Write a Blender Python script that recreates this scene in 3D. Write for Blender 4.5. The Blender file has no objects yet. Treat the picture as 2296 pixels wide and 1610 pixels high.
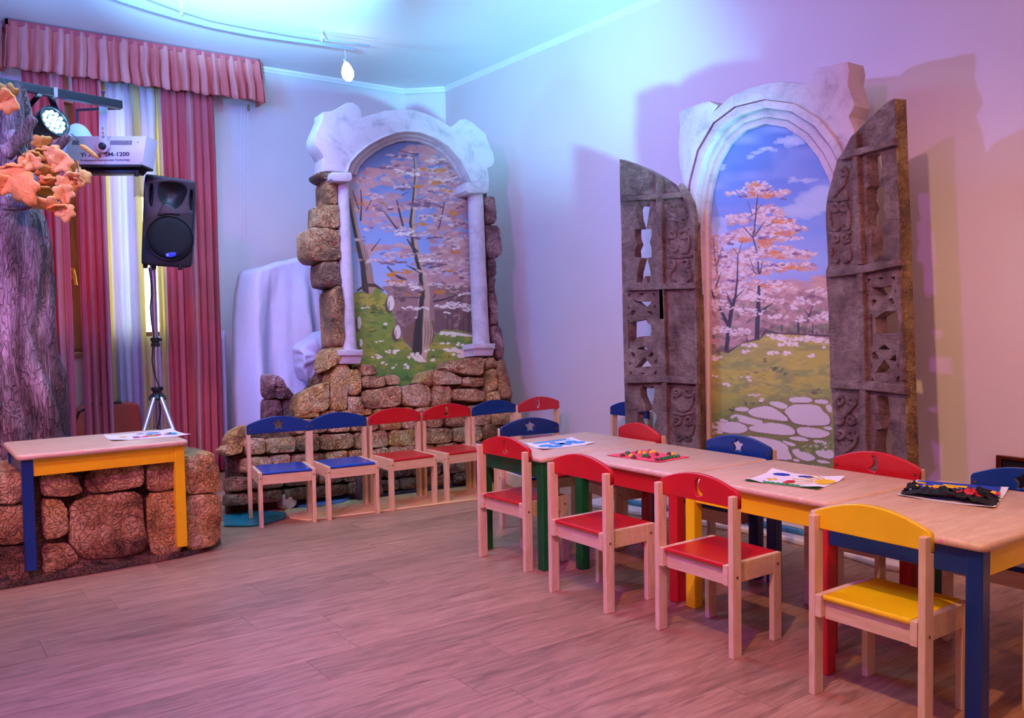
import bpy, bmesh, math, random
import numpy as np
from mathutils import Vector, Matrix, noise

S = bpy.context.scene
COL = S.collection
PI = math.pi
rnd = random.Random(7)

# ------------------------------------------------------------------ camera
F_PX, PITCH, ROLL, HCAM, YAW = 1953.0, 0.0459, -0.0163, 1.1, 0.6232
CAM = Vector((0, 0, HCAM))

def ray(px, py):
    X2 = (px - 1148) / F_PX; V2 = (py - 805) / F_PX
    cr, sr = math.cos(ROLL), math.sin(ROLL)
    X = X2 * cr + V2 * sr; V = -X2 * sr + V2 * cr
    cp, sp = math.cos(PITCH), math.sin(PITCH)
    y = cp - V * sp; z = -sp - V * cp
    cb, sb = math.cos(YAW), math.sin(YAW)
    return Vector((X * cb + y * sb, -X * sb + y * cb, z))

def hit(px, py, p, n):
    d = ray(px, py); n = Vector(n)
    return CAM + d * (n.dot(Vector(p) - CAM) / n.dot(d))

def on_floor(px, py, h=0.0): return hit(px, py, (0, 0, h), (0, 0, 1))
def at_depth(px, py, dep):
    d = ray(px, py); k = d.x * math.sin(YAW) + d.y * math.cos(YAW)
    return CAM + d * (dep / k)

cam = bpy.data.cameras.new('camera'); camo = bpy.data.objects.new('camera', cam); COL.objects.link(camo)
cam.sensor_width = 36; cam.lens = 36 * F_PX / 2296; cam.clip_start = 0.05; cam.clip_end = 100
f0 = ray(1148, 805); rr = ray(1148 + F_PX, 805) - f0; uu = ray(1148, 805 - F_PX) - f0
camo.matrix_world = Matrix(((rr.x, uu.x, -f0.x, 0), (rr.y, uu.y, -f0.y, 0), (rr.z, uu.z, -f0.z, HCAM), (0, 0, 0, 1)))
S.camera = camo

# ------------------------------------------------------------------ world, lights, exposure
S.view_settings.view_transform = 'Standard'; S.view_settings.look = 'None'
S.view_settings.gamma = 1; S.view_settings.use_curve_mapping = False
S.view_settings.exposure = 0.0
wd = bpy.data.worlds.new('world'); S.world = wd; wd.use_nodes = True
wd.node_tree.nodes['Background'].inputs[0].default_value = (0.80, 0.92, 1.0, 1)
wd.node_tree.nodes['Background'].inputs[1].default_value = 5.0

def lamp(name, kind, loc, aim, energy, color, size=0.1, angle=1.2, blend=0.6, sx=None, sy=None):
    l = bpy.data.lights.new(name, kind); l.energy = energy; l.color = color
    if kind == 'SPOT':
        l.spot_size = angle; l.spot_blend = blend; l.shadow_soft_size = size
    elif kind == 'AREA':
        l.shape = 'RECTANGLE'; l.size = sx; l.size_y = sy
    else:
        l.shadow_soft_size = size
    o = bpy.data.objects.new(name, l); COL.objects.link(o); o.location = loc
    d = (Vector(aim) - Vector(loc))
    o.rotation_euler = d.to_track_quat('-Z', 'Y').to_euler()
    return o

PAR_POS = at_depth(118, 276, 4.72)
# the blue-violet LED can on the black bar, throwing along the axis of its lens
_p = at_depth(150, 262, 4.60)
lamp('led_can_light', 'SPOT', _p, _p + Vector((.70, -.70, .05)), 270.0, (0.230, 0.230, 1.000), 0.05, 1.55, 1.0)
# cyan spill of the effect light and globe beside it, up along the ceiling over the arch
_p = at_depth(206, 318, 5.30)
lamp('effect_light_spill', 'SPOT', _p, (2.75, 5.0, 3.20), 114.0, (0.132, 0.658, 1.000), 0.08, 1.25, 1.0)
# cyan light on a low stand beside the camera, washing the upper right wall
lamp('cyan_stand_light', 'SPOT', (1.93, 0.20, 0.90), (3.80, 4.98, 3.02), 2400.0, (0.150, 0.640, 1.000), 0.12, 0.46, 1.0)
lamp('track_lamp_light', 'POINT', at_depth(783, 186, 6.22), (0, 0, 0), 0.4, (0.8, 0.7, 1.0), 0.05)
# lamps behind and beside the camera, mixed with added unseen fill lights
lamp('warm_track_light', 'SPOT', (0.45, 0.95, 2.95), (2.6, 2.0, 0.2), 225.0, (1.000, 0.580, 0.260), 0.04, 1.4, 0.7)
lamp('magenta_can_light', 'SPOT', (-0.9, 1.6, 2.9), (2.2, 4.2, 0.9), 270.0, (0.700, 0.110, 1.000), 0.10, 1.6, 0.9)
lamp('pink_fill_light', 'SPOT', (-1.0, 2.8, 2.9), (0.70, 4.8, 0.9), 240.0, (1.000, 0.520, 0.430), 0.10, 1.05, 1.0)  # unseen fill, added to brighten the left table
lamp('warm_wall_light', 'SPOT', (2.3, -0.6, 2.8), (3.9, 1.9, 0.9), 74.0, (1.000, 0.480, 0.120), 0.15, 1.6, 0.9)
lamp('overhead_fill_light', 'AREA', (0.9, 1.9, 3.02), (0.9, 1.9, 0), 24.0, (1.000, 0.480, 0.900), sx=2.6, sy=3.0)  # added overhead area for soft ambient fill, no real fitting
lamp('blue_fill_light', 'SPOT', (-1.6, 3.4, 2.7), (2.2, 6.6, 1.6), 430.0, (0.015, 0.190, 1.000), 0.25, 1.1, 1.0)  # unseen spot, added to turn the back wall blue
lamp('rear_fill_light', 'AREA', (0.2, -1.5, 1.7), (2.2, 4.0, 1.9), 11.0, (1.000, 0.480, 0.700), sx=2.0, sy=1.2)  # unseen area light added behind the camera as ambient fill
lamp('corner_fill_light', 'SPOT', (1.6, 4.3, 2.95), (2.1, 6.5, 0.7), 80.0, (0.600, 0.420, 1.000), 0.15, 1.3, 1.0)  # added fill for the dark lower back wall near the curtains
# unseen spot added above the picture's top edge, washing the ceiling
lamp('ceiling_wash_fill', 'SPOT', (0.9, 3.3, 2.3), (0.9 + .68, 3.3 + 1.40, 2.3 + 1.26), 2500.0, (0.160, 0.520, 1.000), 0.06, 1.06, 0.5)
lamp('ceiling_side_fill', 'SPOT', (0.1, 4.3, 2.3), (1.25, 5.9, 3.22), 260.0, (0.110, 0.420, 1.000), 0.10, 0.95, 1.0)  # second added wash, for the left side of the ceiling
lamp('violet_fill_light', 'SPOT', (-0.7, 0.9, 2.95), (0.75, 2.1, 0.0), 480.0, (0.120, 0.000, 1.000), 0.10, 1.05, 1.0)  # unseen spot, added to turn the left floor purple

# ------------------------------------------------------------------ materials
def lin(c):
    return tuple(((v / 255) / 12.92 if v / 255 <= 0.04045 else (((v / 255) + 0.055) / 1.055) ** 2.4) for v in c)

def new_mat(name):
    m = bpy.data.materials.new(name); m.use_nodes = True
    nt = m.node_tree; b = nt.nodes['Principled BSDF']
    return m, nt, b

def ramp(nt, fac, stops):
    r = nt.nodes.new('ShaderNodeValToRGB'); nt.links.new(fac, r.inputs[0])
    e = r.color_ramp.elements
    e[0].position, e[0].color = stops[0][0], (*stops[0][1], 1)
    e[1].position, e[1].color = stops[-1][0], (*stops[-1][1], 1)
    for p, c in stops[1:-1]:
        x = e.new(p); x.color = (*c, 1)
    return r

def coords(nt, scale=(1, 1, 1), space='Object', rot=(0, 0, 0)):
    t = nt.nodes.new('ShaderNodeTexCoord'); m = nt.nodes.new('ShaderNodeMapping')
    m.inputs['Scale'].default_value = scale; m.inputs['Rotation'].default_value = rot
    nt.links.new(t.outputs[space], m.inputs[0]); return m.outputs[0]

def noise_tex(nt, vec, scale, detail=4, rough=0.55, dist=0.0):
    n = nt.nodes.new('ShaderNodeTexNoise'); nt.links.new(vec, n.inputs['Vector'])
    n.inputs['Scale'].default_value = scale; n.inputs['Detail'].default_value = detail
    n.inputs['Roughness'].default_value = rough; n.inputs['Distortion'].default_value = dist
    return n.outputs['Fac']

def bump(nt, b, h, strength=0.3, dist=0.01):
    n = nt.nodes.new('ShaderNodeBump'); n.inputs['Strength'].default_value = strength
    n.inputs['Distance'].default_value = dist
    nt.links.new(h, n.inputs['Height']); nt.links.new(n.outputs[0], b.inputs['Normal'])

def mat_paint(name, rgb, rough=0.35, var=0.08, scale=9, bstr=0.05):
    """plain painted / plastic surface with a faint procedural unevenness"""
    m, nt, b = new_mat(name); c = lin(rgb)
    v = coords(nt); f = noise_tex(nt, v, scale, 5)
    r = ramp(nt, f, [(0.3, tuple(x * (1 - var) for x in c)), (0.7, tuple(min(1, x * (1 + var)) for x in c))])
    nt.links.new(r.outputs[0], b.inputs['Base Color']); b.inputs['Roughness'].default_value = rough
    if bstr: bump(nt, b, f, bstr, 0.004)
    return m

def mat_metal(name, rgb, rough=0.3, metal=1.0):
    m, nt, b = new_mat(name); v = coords(nt, (1, 1, 30)); f = noise_tex(nt, v, 12, 3)
    c = lin(rgb); r = ramp(nt, f, [(0.3, tuple(x * .9 for x in c)), (0.7, c)])
    nt.links.new(r.outputs[0], b.inputs['Base Color'])
    b.inputs['Metallic'].default_value = metal; b.inputs['Roughness'].default_value = rough
    return m

def mat_wood(name, a, bcol, scale=(3, 3, 40), rough=0.45, rand=True, stain=0.0):
    m, nt, b = new_mat(name)
    v = coords(nt, scale)
    if rand:
        oi = nt.nodes.new('ShaderNodeObjectInfo'); ad = nt.nodes.new('ShaderNodeVectorMath'); ad.operation = 'ADD'
        mu = nt.nodes.new('ShaderNodeMath'); mu.operation = 'MULTIPLY'; mu.inputs[1].default_value = 37
        nt.links.new(oi.outputs['Random'], mu.inputs[0]); nt.links.new(v, ad.inputs[0]); nt.links.new(mu.outputs[0], ad.inputs[1]); v = ad.outputs[0]
    f = noise_tex(nt, v, 4, 6, 0.6, 0.6)
    r = ramp(nt, f, [(0.28, lin(a)), (0.72, lin(bcol))]); col = r.outputs[0]
    if stain > 0:
        v2 = coords(nt); f2 = noise_tex(nt, v2, 14, 6, 0.75)
        r2 = ramp(nt, f2, [(0.62, (1, 1, 1)), (0.74, (0.45, 0.36, 0.36))])
        mx = nt.nodes.new('ShaderNodeMix'); mx.data_type = 'RGBA'; mx.blend_type = 'MULTIPLY'; mx.inputs[0].default_value = stain
        nt.links.new(col, mx.inputs[6]); nt.links.new(r2.outputs[0], mx.inputs[7]); col = mx.outputs[2]
    if stain > 0:
        v3 = coords(nt); vo = nt.nodes.new('ShaderNodeTexVoronoi'); vo.inputs['Scale'].default_value = 26; nt.links.new(v3, vo.inputs['Vector'])
        wob = noise_tex(nt, v3, 60, 4, .7); msk = noise_tex(nt, v3, 5, 3)
        sm_ = nt.nodes.new('ShaderNodeMath'); sm_.operation = 'MULTIPLY_ADD'; nt.links.new(wob, sm_.inputs[0]); sm_.inputs[1].default_value = .5; nt.links.new(vo.outputs['Distance'], sm_.inputs[2])
        r3 = ramp(nt, sm_.outputs[0], [(.36, (1, 1, 1)), (.41, (0, 0, 0))]); r4 = ramp(nt, msk, [(.50, (0, 0, 0)), (.56, (1, 1, 1))])
        mk = nt.nodes.new('ShaderNodeMath'); mk.operation = 'MULTIPLY'; nt.links.new(r3.outputs[0], mk.inputs[0]); nt.links.new(r4.outputs[0], mk.inputs[1])
        mk2 = nt.nodes.new('ShaderNodeMath'); mk2.operation = 'MULTIPLY'; nt.links.new(mk.outputs[0], mk2.inputs[0]); mk2.inputs[1].default_value = .6
        m3 = nt.nodes.new('ShaderNodeMix'); m3.data_type = 'RGBA'; nt.links.new(mk2.outputs[0], m3.inputs[0]); nt.links.new(col, m3.inputs[6]); nt.links.new(vo.outputs['Color'], m3.inputs[7]); col = m3.outputs[2]
    nt.links.new(col, b.inputs['Base Color']); b.inputs['Roughness'].default_value = rough
    bump(nt, b, f, 0.12, 0.003)
    return m

def mat_rock(name, dark, mid, light, scale=1.0, seed=0.0, bstr=0.9):
    """papier-mache stone: blotched paint, fibrous wrinkles dry-brushed lighter"""
    m, nt, b = new_mat(name)
    v = coords(nt, scale if isinstance(scale, tuple) else (scale,) * 3, 'Object')
    ad = nt.nodes.new('ShaderNodeVectorMath'); ad.operation = 'ADD'; nt.links.new(v, ad.inputs[0]); ad.inputs[1].default_value = (seed, seed * 2, seed)
    v = ad.outputs[0]
    big = noise_tex(nt, v, 5, 4, 0.6, 0.4)
    fib = noise_tex(nt, v, 22, 8, 0.72, 2.6)
    w = nt.nodes.new('ShaderNodeTexVoronoi'); w.feature = 'DISTANCE_TO_EDGE'; w.inputs['Scale'].default_value = 26
    dv = nt.nodes.new('ShaderNodeVectorMath'); dv.operation = 'MULTIPLY_ADD'
    nz = nt.nodes.new('ShaderNodeTexNoise'); nz.inputs['Scale'].default_value = 9; nt.links.new(v, nz.inputs['Vector'])
    nt.links.new(nz.outputs['Color'], dv.inputs[0]); dv.inputs[1].default_value = (0.35, 0.35, 0.35); nt.links.new(v, dv.inputs[2])
    nt.links.new(dv.outputs[0], w.inputs['Vector'])
    r = ramp(nt, big, [(0.34, lin(dark)), (0.5, lin(mid)), (0.68, lin(light))])
    r2 = ramp(nt, fib, [(0.36, (0.40, 0.30, 0.24)), (0.50, (1, 1, 1)), (0.64, (1.4, 1.36, 1.32))])
    mx = nt.nodes.new('ShaderNodeMix'); mx.data_type = 'RGBA'; mx.blend_type = 'MULTIPLY'; mx.inputs[0].default_value = 0.85
    nt.links.new(r.outputs[0], mx.inputs[6]); nt.links.new(r2.outputs[0], mx.inputs[7])
    nt.links.new(mx.outputs[2], b.inputs['Base Color']); b.inputs['Roughness'].default_value = 0.5
    mm = nt.nodes.new('ShaderNodeMath'); mm.operation = 'ADD'
    wr = ramp(nt, w.outputs['Distance'], [(0.0, (1, 1, 1)), (0.12, (0, 0, 0))])
    nt.links.new(fib, mm.inputs[0]); nt.links.new(wr.outputs[0], mm.inputs[1])
    bump(nt, b, mm.outputs[0], bstr, 0.012)
    return m

def mat_plaster(name, rgb, dirt=(120, 105, 95), bstr=0.5):
    m, nt, b = new_mat(name); v = coords(nt)
    f = noise_tex(nt, v, 7, 8, 0.7, 0.6); g = noise_tex(nt, v, 60, 6, 0.7, 1.2)
    c = lin(rgb)
    r = ramp(nt, f, [(0.30, tuple(0.62 * x for x in c)), (0.5, c), (0.7, tuple(min(1, x * 1.08) for x in c))])
    r2 = ramp(nt, g, [(0.28, lin(dirt)), (0.40, (1, 1, 1))])
    mx = nt.nodes.new('ShaderNodeMix'); mx.data_type = 'RGBA'; mx.blend_type = 'MULTIPLY'; mx.inputs[0].default_value = 0.55
    nt.links.new(r.outputs[0], mx.inputs[6]); nt.links.new(r2.outputs[0], mx.inputs[7])
    nt.links.new(mx.outputs[2], b.inputs['Base Color']); b.inputs['Roughness'].default_value = 0.55
    bump(nt, b, g, bstr, 0.006)
    return m

def mat_stripes(name, cols, period, axis=0, rough=0.8, sheen=0.15, trans=0.0):
    """woven fabric, stripes run along the cloth's own U coordinate"""
    m, nt, b = new_mat(name)
    t = nt.nodes.new('ShaderNodeTexCoord'); sp = nt.nodes.new('ShaderNodeSeparateXYZ'); nt.links.new(t.outputs['UV'], sp.inputs[0])
    mu = nt.nodes.new('ShaderNodeMath'); mu.operation = 'MULTIPLY'; mu.inputs[1].default_value = 1.0 / period
    fr = nt.nodes.new('ShaderNodeMath'); fr.operation = 'FRACT'
    nt.links.new(sp.outputs[axis], mu.inputs[0]); nt.links.new(mu.outputs[0], fr.inputs[0])
    r = nt.nodes.new('ShaderNodeValToRGB'); nt.links.new(fr.outputs[0], r.inputs[0])
    e = r.color_ramp.elements; r.color_ramp.interpolation = 'LINEAR'
    n = len(cols); e[0].position = 0; e[0].color = (*lin(cols[0]), 1); e[1].position = 1; e[1].color = (*lin(cols[0]), 1)
    for i in range(n):
        a, bb = i / n, (i + 1) / n
        for p in (a + 0.02, bb - 0.02):
            x = e.new(p); x.color = (*lin(cols[i]), 1)
    nt.links.new(r.outputs[0], b.inputs['Base Color']); b.inputs['Roughness'].default_value = rough
    b.inputs['Sheen Weight'].default_value = sheen
    v = coords(nt, (300, 300, 300), 'UV'); f = noise_tex(nt, v, 1, 2)
    bump(nt, b, f, 0.1, 0.001)
    if trans > 0:
        tr = nt.nodes.new('ShaderNodeBsdfTranslucent'); nt.links.new(r.outputs[0], tr.inputs[0])
        mx = nt.nodes.new('ShaderNodeMixShader'); mx.inputs[0].default_value = trans
        nt.links.new(b.outputs[0], mx.inputs[1]); nt.links.new(tr.outputs[0], mx.inputs[2])
        nt.links.new(mx.outputs[0], nt.nodes['Material Output'].inputs[0])
    return m

def mat_emit(name, rgb, strength):
    m, nt, b = new_mat(name)
    b.inputs['Base Color'].default_value = (*lin(rgb), 1); b.inputs['Emission Color'].default_value = (*lin(rgb), 1)
    b.inputs['Emission Strength'].default_value = strength
    return m

def mat_vcol(name, rough=0.6):
    m, nt, b = new_mat(name); a = nt.nodes.new('ShaderNodeVertexColor'); a.layer_name = 'paint'
    nt.links.new(a.outputs[0], b.inputs['Base Color']); b.inputs['Roughness'].default_value = rough
    v = coords(nt); f = noise_tex(nt, v, 90, 4); bump(nt, b, f, 0.12, 0.002)
    return m

M = {}
M['wall'] = mat_paint('wall_paint', (228, 216, 214), 0.7, 0.025, 2.0, 0.02)
M['ceiling'] = mat_paint('ceiling_paint', (238, 234, 232), 0.75, 0.02, 2.0, 0.0)
M['white'] = mat_paint('white_trim', (242, 240, 240), 0.5, 0.02)
M['wood'] = mat_wood('beech_wood', (214, 170, 122), (236, 200, 158), (14, 14, 2.2), 0.45)
M['wood_x'] = mat_wood('beech_rail', (212, 168, 120), (234, 198, 156), (2.2, 14, 14), 0.45)
M['red'] = mat_paint('red_lacquer', (196, 24, 30), 0.28, 0.06)
M['blue'] = mat_paint('blue_lacquer', (12, 50, 112), 0.28, 0.06)
M['seat_blue'] = mat_paint('seat_blue_lacquer', (30, 74, 160), 0.22, 0.06)
M['yellow'] = mat_paint('yellow_lacquer', (246, 196, 12), 0.28, 0.06)
M['green'] = mat_paint('green_lacquer', (14, 96, 40), 0.3, 0.06)
M['top'] = mat_wood('stained_table_top', (206, 160, 122), (232, 196, 160), (2.0, 12, 12), 0.38, True, 0.45)
M['screw'] = mat_metal('screw_steel', (150, 130, 90), 0.35)
M['black'] = mat_paint('black_plastic', (12, 12, 14), 0.5, 0.1, 40, 0.15)
M['black_cloth'] = mat_paint('black_grille', (8, 8, 10), 0.9, 0.1, 200, 0.3)
M['black_metal'] = mat_paint('black_metal', (24, 26, 34), 0.3, 0.1)
M['silver'] = mat_metal('brushed_aluminium', (205, 205, 215), 0.32)
M['silverpaint'] = mat_paint('silver_paint', (205, 204, 216), 0.35, 0.03)
M['chrome'] = mat_metal('chrome', (230, 230, 235), 0.12)
M['brass'] = mat_metal('brass', (232, 190, 90), 0.25)
M['copper'] = mat_metal('copper', (160, 90, 55), 0.3)
M['ink'] = mat_paint('black_ink', (30, 28, 40), 0.6, 0.0)
M['paper'] = mat_paint('white_paper', (240, 240, 238), 0.8, 0.02, 20, 0.02)
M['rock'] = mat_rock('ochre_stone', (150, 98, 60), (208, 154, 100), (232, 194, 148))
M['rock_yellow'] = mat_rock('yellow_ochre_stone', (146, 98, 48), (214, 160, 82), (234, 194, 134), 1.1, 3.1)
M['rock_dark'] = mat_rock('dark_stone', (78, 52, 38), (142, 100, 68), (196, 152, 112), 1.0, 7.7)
M['rock_brown'] = mat_rock('brown_stone', (96, 58, 32), (184, 132, 78), (228, 188, 132), 0.9, 5.2)
M['rock_red'] = mat_rock('red_brown_stone', (84, 50, 52), (150, 100, 98), (206, 164, 160), 1.2, 9.2)
M['mortar'] = mat_rock('dark_mortar', (58, 36, 26), (104, 70, 46), (150, 106, 72), 1.3, 2.2)
M['bark'] = mat_rock('bark', (56, 36, 34), (128, 92, 92), (206, 168, 172), (1.5, 1.5, .28), 4.4)
M['plaster'] = mat_plaster('white_plaster', (206, 196, 196))
M['plaster2'] = mat_plaster('aged_plaster', (204, 188, 190), (110, 90, 84), 0.7)
M['cloth'] = mat_paint('grey_lilac_cloth', (204, 206, 226), 0.85, 0.03, 30, 0.1)
M['leaf'] = mat_paint('orange_foam', (236, 146, 72), 0.7, 0.18, 12, 0.1)
M['leaf2'] = mat_paint('peach_foam', (226, 160, 92), 0.7, 0.15, 12, 0.1)
M['leaf3'] = mat_paint('ochre_foam', (196, 138, 60), 0.7, 0.2, 12, 0.1)
M['brownwood'] = mat_wood('brown_window_wood', (120, 84, 44), (150, 108, 62), (14, 14, 1.5), 0.4)
M['suitcase'] = mat_paint('red_suitcase', (176, 66, 48), 0.4, 0.05)
M['cream'] = mat_paint('cream_wall', (226, 200, 150), 0.7, 0.03)
M['teal'] = mat_paint('teal_paint', (20, 110, 120), 0.4, 0.25, 14)
M['puddle'] = mat_paint('blue_paint', (92, 130, 190), 0.4, 0.3, 10)
M['boardwood'] = mat_wood('pine_board', (220, 178, 112), (238, 204, 148), (2, 12, 12), 0.4)
M['platform'] = mat_paint('cream_platform', (232, 208, 200), 0.5, 0.05, 8)
M['edgeblue'] = mat_paint('blue_green_edge', (70, 116, 140), 0.5, 0.4, 30)
M['glow'] = mat_emit('lamp_glow', (255, 246, 240), 9)
M['led'] = mat_emit('led_glow', (150, 215, 255), 30)
M['dome'] = mat_paint('white_globe', (244, 246, 246), 0.35, 0.01)
M['wire'] = mat_paint('dark_wire', (60, 46, 50), 0.6)

# ------------------------------------------------------------------ object helpers
LOC = {}
def link(o): COL.objects.link(o); return o

def thing(name, label, cat, loc=(0, 0, 0), rotz=0.0, group=None):
    o = bpy.data.objects.new(name, None); link(o); o.empty_display_size = 0.1
    o.location = loc; o.rotation_euler = (0, 0, rotz)
    o['label'] = label; o['category'] = cat
    if group: o['group'] = group
    LOC[o.name] = Matrix.Translation(Vector(loc)) @ Matrix.Rotation(rotz, 4, 'Z')
    return o

def tag(o, label, cat, group=None):
    o['label'] = label; o['category'] = cat
    if group: o['group'] = group
    return o

def put(name, me, mat=None, parent=None, local=False, matrix=None, smooth=None, bevel=0.0, kind=None, solid=0.0):
    """link a mesh as ONE object; world-coordinate meshes keep their place under the parent"""
    o = bpy.data.objects.new(name, me); link(o)
    if mat is not None and len(me.materials) == 0: me.materials.append(mat)
    if smooth is not None:
        me.shade_smooth()
        if smooth < 3: me.set_sharp_from_angle(angle=smooth)
    if matrix is not None: o.matrix_world = matrix
    if parent is not None:
        o.parent = parent
        if not local: o.matrix_parent_inverse = full_matrix(parent).inverted()
    if solid:
        sm = o.modifiers.new('solid', 'SOLIDIFY'); sm.thickness = solid; sm.offset = 0
    if bevel:
        b = o.modifiers.new('bevel', 'BEVEL'); b.width = bevel; b.segments = 2; b.limit_method = 'ANGLE'; b.angle_limit = 0.7
    if kind: o['kind'] = kind
    return o

def full_matrix(o):
    m = o.matrix_basis.copy()
    if o.parent is not None: m = full_matrix(o.parent) @ o.matrix_parent_inverse @ m
    return m

def mesh(name, v, f):
    me = bpy.data.meshes.new(name); me.from_pydata([tuple(p) for p in v], [], f); me.update(); return me

class MB:
    def __init__(s): s.v = []; s.f = []
    def add(s, v, f):
        k = len(s.v); s.v += [tuple(p) for p in v]; s.f += [tuple(i + k for i in q) for q in f]; return s
    def box(s, a, b):
        x0, y0, z0 = a; x1, y1, z1 = b
        return s.add([(x0, y0, z0), (x1, y0, z0), (x1, y1, z0), (x0, y1, z0), (x0, y0, z1), (x1, y0, z1), (x1, y1, z1), (x0, y1, z1)],
                     [(0, 3, 2, 1), (4, 5, 6, 7), (0, 1, 5, 4), (1, 2, 6, 5), (2, 3, 7, 6), (3, 0, 4, 7)])
    def prism(s, poly, ax, lo, hi):
        """poly in the two other axes (cyclic order), extruded along ax"""
        def P(p, t):
            return {0: (t, p[0], p[1]), 1: (p[0], t, p[1]), 2: (p[0], p[1], t)}[ax]
        n = len(poly)
        area = sum(poly[i][0] * poly[(i + 1) % n][1] - poly[(i + 1) % n][0] * poly[i][1] for i in range(n))
        if (area > 0) == (ax == 1): poly = poly[::-1]
        v = [P(p, lo) for p in poly] + [P(p, hi) for p in poly]
        f = [tuple(range(n - 1, -1, -1)), tuple(range(n, 2 * n))] + [(i, (i + 1) % n, n + (i + 1) % n, n + i) for i in range(n)]
        return s.add(v, f)
    def tube(s, pts, r, seg=10, cap=True, rz=None):
        pts = [Vector(p) for p in pts]; n = len(pts)
        rs = r if isinstance(r, (list, tuple)) else [r] * n
        v = []; f = []; prev = None
        for i, p in enumerate(pts):
            t = (pts[min(i + 1, n - 1)] - pts[max(i - 1, 0)]).normalized()
            if prev is None:
                a = Vector((0, 0, 1)) if abs(t.z) < 0.9 else Vector((1, 0, 0)); u = t.cross(a).normalized()
            else:
                u = (prev - t * prev.dot(t)).normalized()
            prev = u; w = t.cross(u)
            for k in range(seg):
                an = 2 * PI * k / seg
                v.append(p + (u * math.cos(an) + w * math.sin(an)) * rs[i])
        for i in range(n - 1):
            for k in range(seg):
                a = i * seg + k; b = i * seg + (k + 1) % seg
                f.append((a, b, b + seg, a + seg))
        if cap:
            f.append(tuple(range(seg - 1, -1, -1))); f.append(tuple((n - 1) * seg + k for k in range(seg)))
        return s.add(v, f)
    def lathe(s, prof, seg=24, c=(0, 0, 0), axis=(0, 0, 1)):
        ax = Vector(axis).normalized(); a = Vector((1, 0, 0)) if abs(ax.x) < 0.9 else Vector((0, 1, 0))
        u = ax.cross(a).normalized(); w = ax.cross(u); c = Vector(c); n = len(prof); v = []; f = []
        for r, h in prof:
            for k in range(seg):
                an = 2 * PI * k / seg; v.append(c + ax * h + (u * math.cos(an) + w * math.sin(an)) * r)
        for i in range(n - 1):
            for k in range(seg):
                p = i * seg + k; q = i * seg + (k + 1) % seg; f.append((p, q, q + seg, p + seg))
        f.append(tuple(range(seg - 1, -1, -1))); f.append(tuple((n - 1) * seg + k for k in range(seg)))
        return s.add(v, f)
    def mesh(s, name='m'): return mesh(name, s.v, s.f)

def plate(outline, holes=(), thick=0.02, bev=0.0):
    """flat board cut along an outline with holes; back at z=0, face at z=thick (a 2D curve turned into a mesh)"""
    cu = bpy.data.curves.new('tmp', 'CURVE'); cu.dimensions = '2D'; cu.fill_mode = 'BOTH'
    cu.extrude = max(1e-5, thick / 2 - bev); cu.bevel_depth = bev; cu.bevel_resolution = 1; cu.offset = -bev
    for poly in [outline] + list(holes):
        sp = cu.splines.new('POLY'); sp.points.add(len(poly) - 1); sp.use_cyclic_u = True
        for p, q in zip(sp.points, poly): p.co = (q[0], q[1], 0, 1)
    ob = bpy.data.objects.new('tmp', cu)
    me = bpy.data.meshes.new_from_object(ob)
    bpy.data.objects.remove(ob); bpy.data.curves.remove(cu)
    co = np.empty(len(me.vertices) * 3, np.float32); me.vertices.foreach_get('co', co)
    co[2::3] += thick / 2; me.vertices.foreach_set('co', co); me.update()
    bm = bmesh.new(); bm.from_mesh(me); bmesh.ops.remove_doubles(bm, verts=bm.verts, dist=1e-5)
    bmesh.ops.recalc_face_normals(bm, faces=bm.faces); bm.to_mesh(me); bm.free()
    me.materials.clear()
    return me

class Plane:
    """a real plane in the room: origin o, axes u (along), v (up), n (towards the viewer)"""
    def __init__(s, o, u, n):
        s.o = Vector(o); s.u = Vector(u).normalized(); s.n = Vector(n).normalized()
        s.v = s.n.cross(s.u).normalized(); s.u = s.v.cross(s.n).normalized()
    def uv(s, px, py, h=0.0):
        p = hit(px, py, s.o + s.n * h, s.n) - s.o
        return (p.dot(s.u), p.dot(s.v))
    def poly(s, pts, h=0.0): return [s.uv(*p, h) for p in pts]
    def P(s, a, b, h=0.0): return s.o + s.u * a + s.v * b + s.n * h
    def mat(s, h=0.0):
        o = s.o + s.n * h
        return Matrix(((s.u.x, s.v.x, s.n.x, o.x), (s.u.y, s.v.y, s.n.y, o.y), (s.u.z, s.v.z, s.n.z, o.z), (0, 0, 0, 1)))

def zpts(pts, x0, y0, s): return [(x0 + p[0] / s, y0 + p[1] / s) for p in pts]

def smooth_poly(pts, it=2):
    for _ in range(it):
        q = []
        n = len(pts)
        for i in range(n):
            a, b = pts[i], pts[(i + 1) % n]
            q += [(a[0] * .75 + b[0] * .25, a[1] * .75 + b[1] * .25), (a[0] * .25 + b[0] * .75, a[1] * .25 + b[1] * .75)]
        pts = q
    return pts

def resample(pts, n, closed=True):
    P = [Vector((*p, 0)) if len(p) == 2 else Vector(p) for p in pts]
    if closed: P.append(P[0])
    L = [0]
    for a, b in zip(P, P[1:]): L.append(L[-1] + (b - a).length)
    out = []
    m = n if closed else n - 1
    j = 0
    for i in range(n):
        t = L[-1] * i / m
        while j < len(P) - 2 and L[j + 1] < t: j += 1
        d = L[j + 1] - L[j]
        w = 0 if d == 0 else (t - L[j]) / d
        q = P[j].lerp(P[j + 1], w); out.append((q.x, q.y) if len(pts[0]) == 2 else q)
    return out

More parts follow.
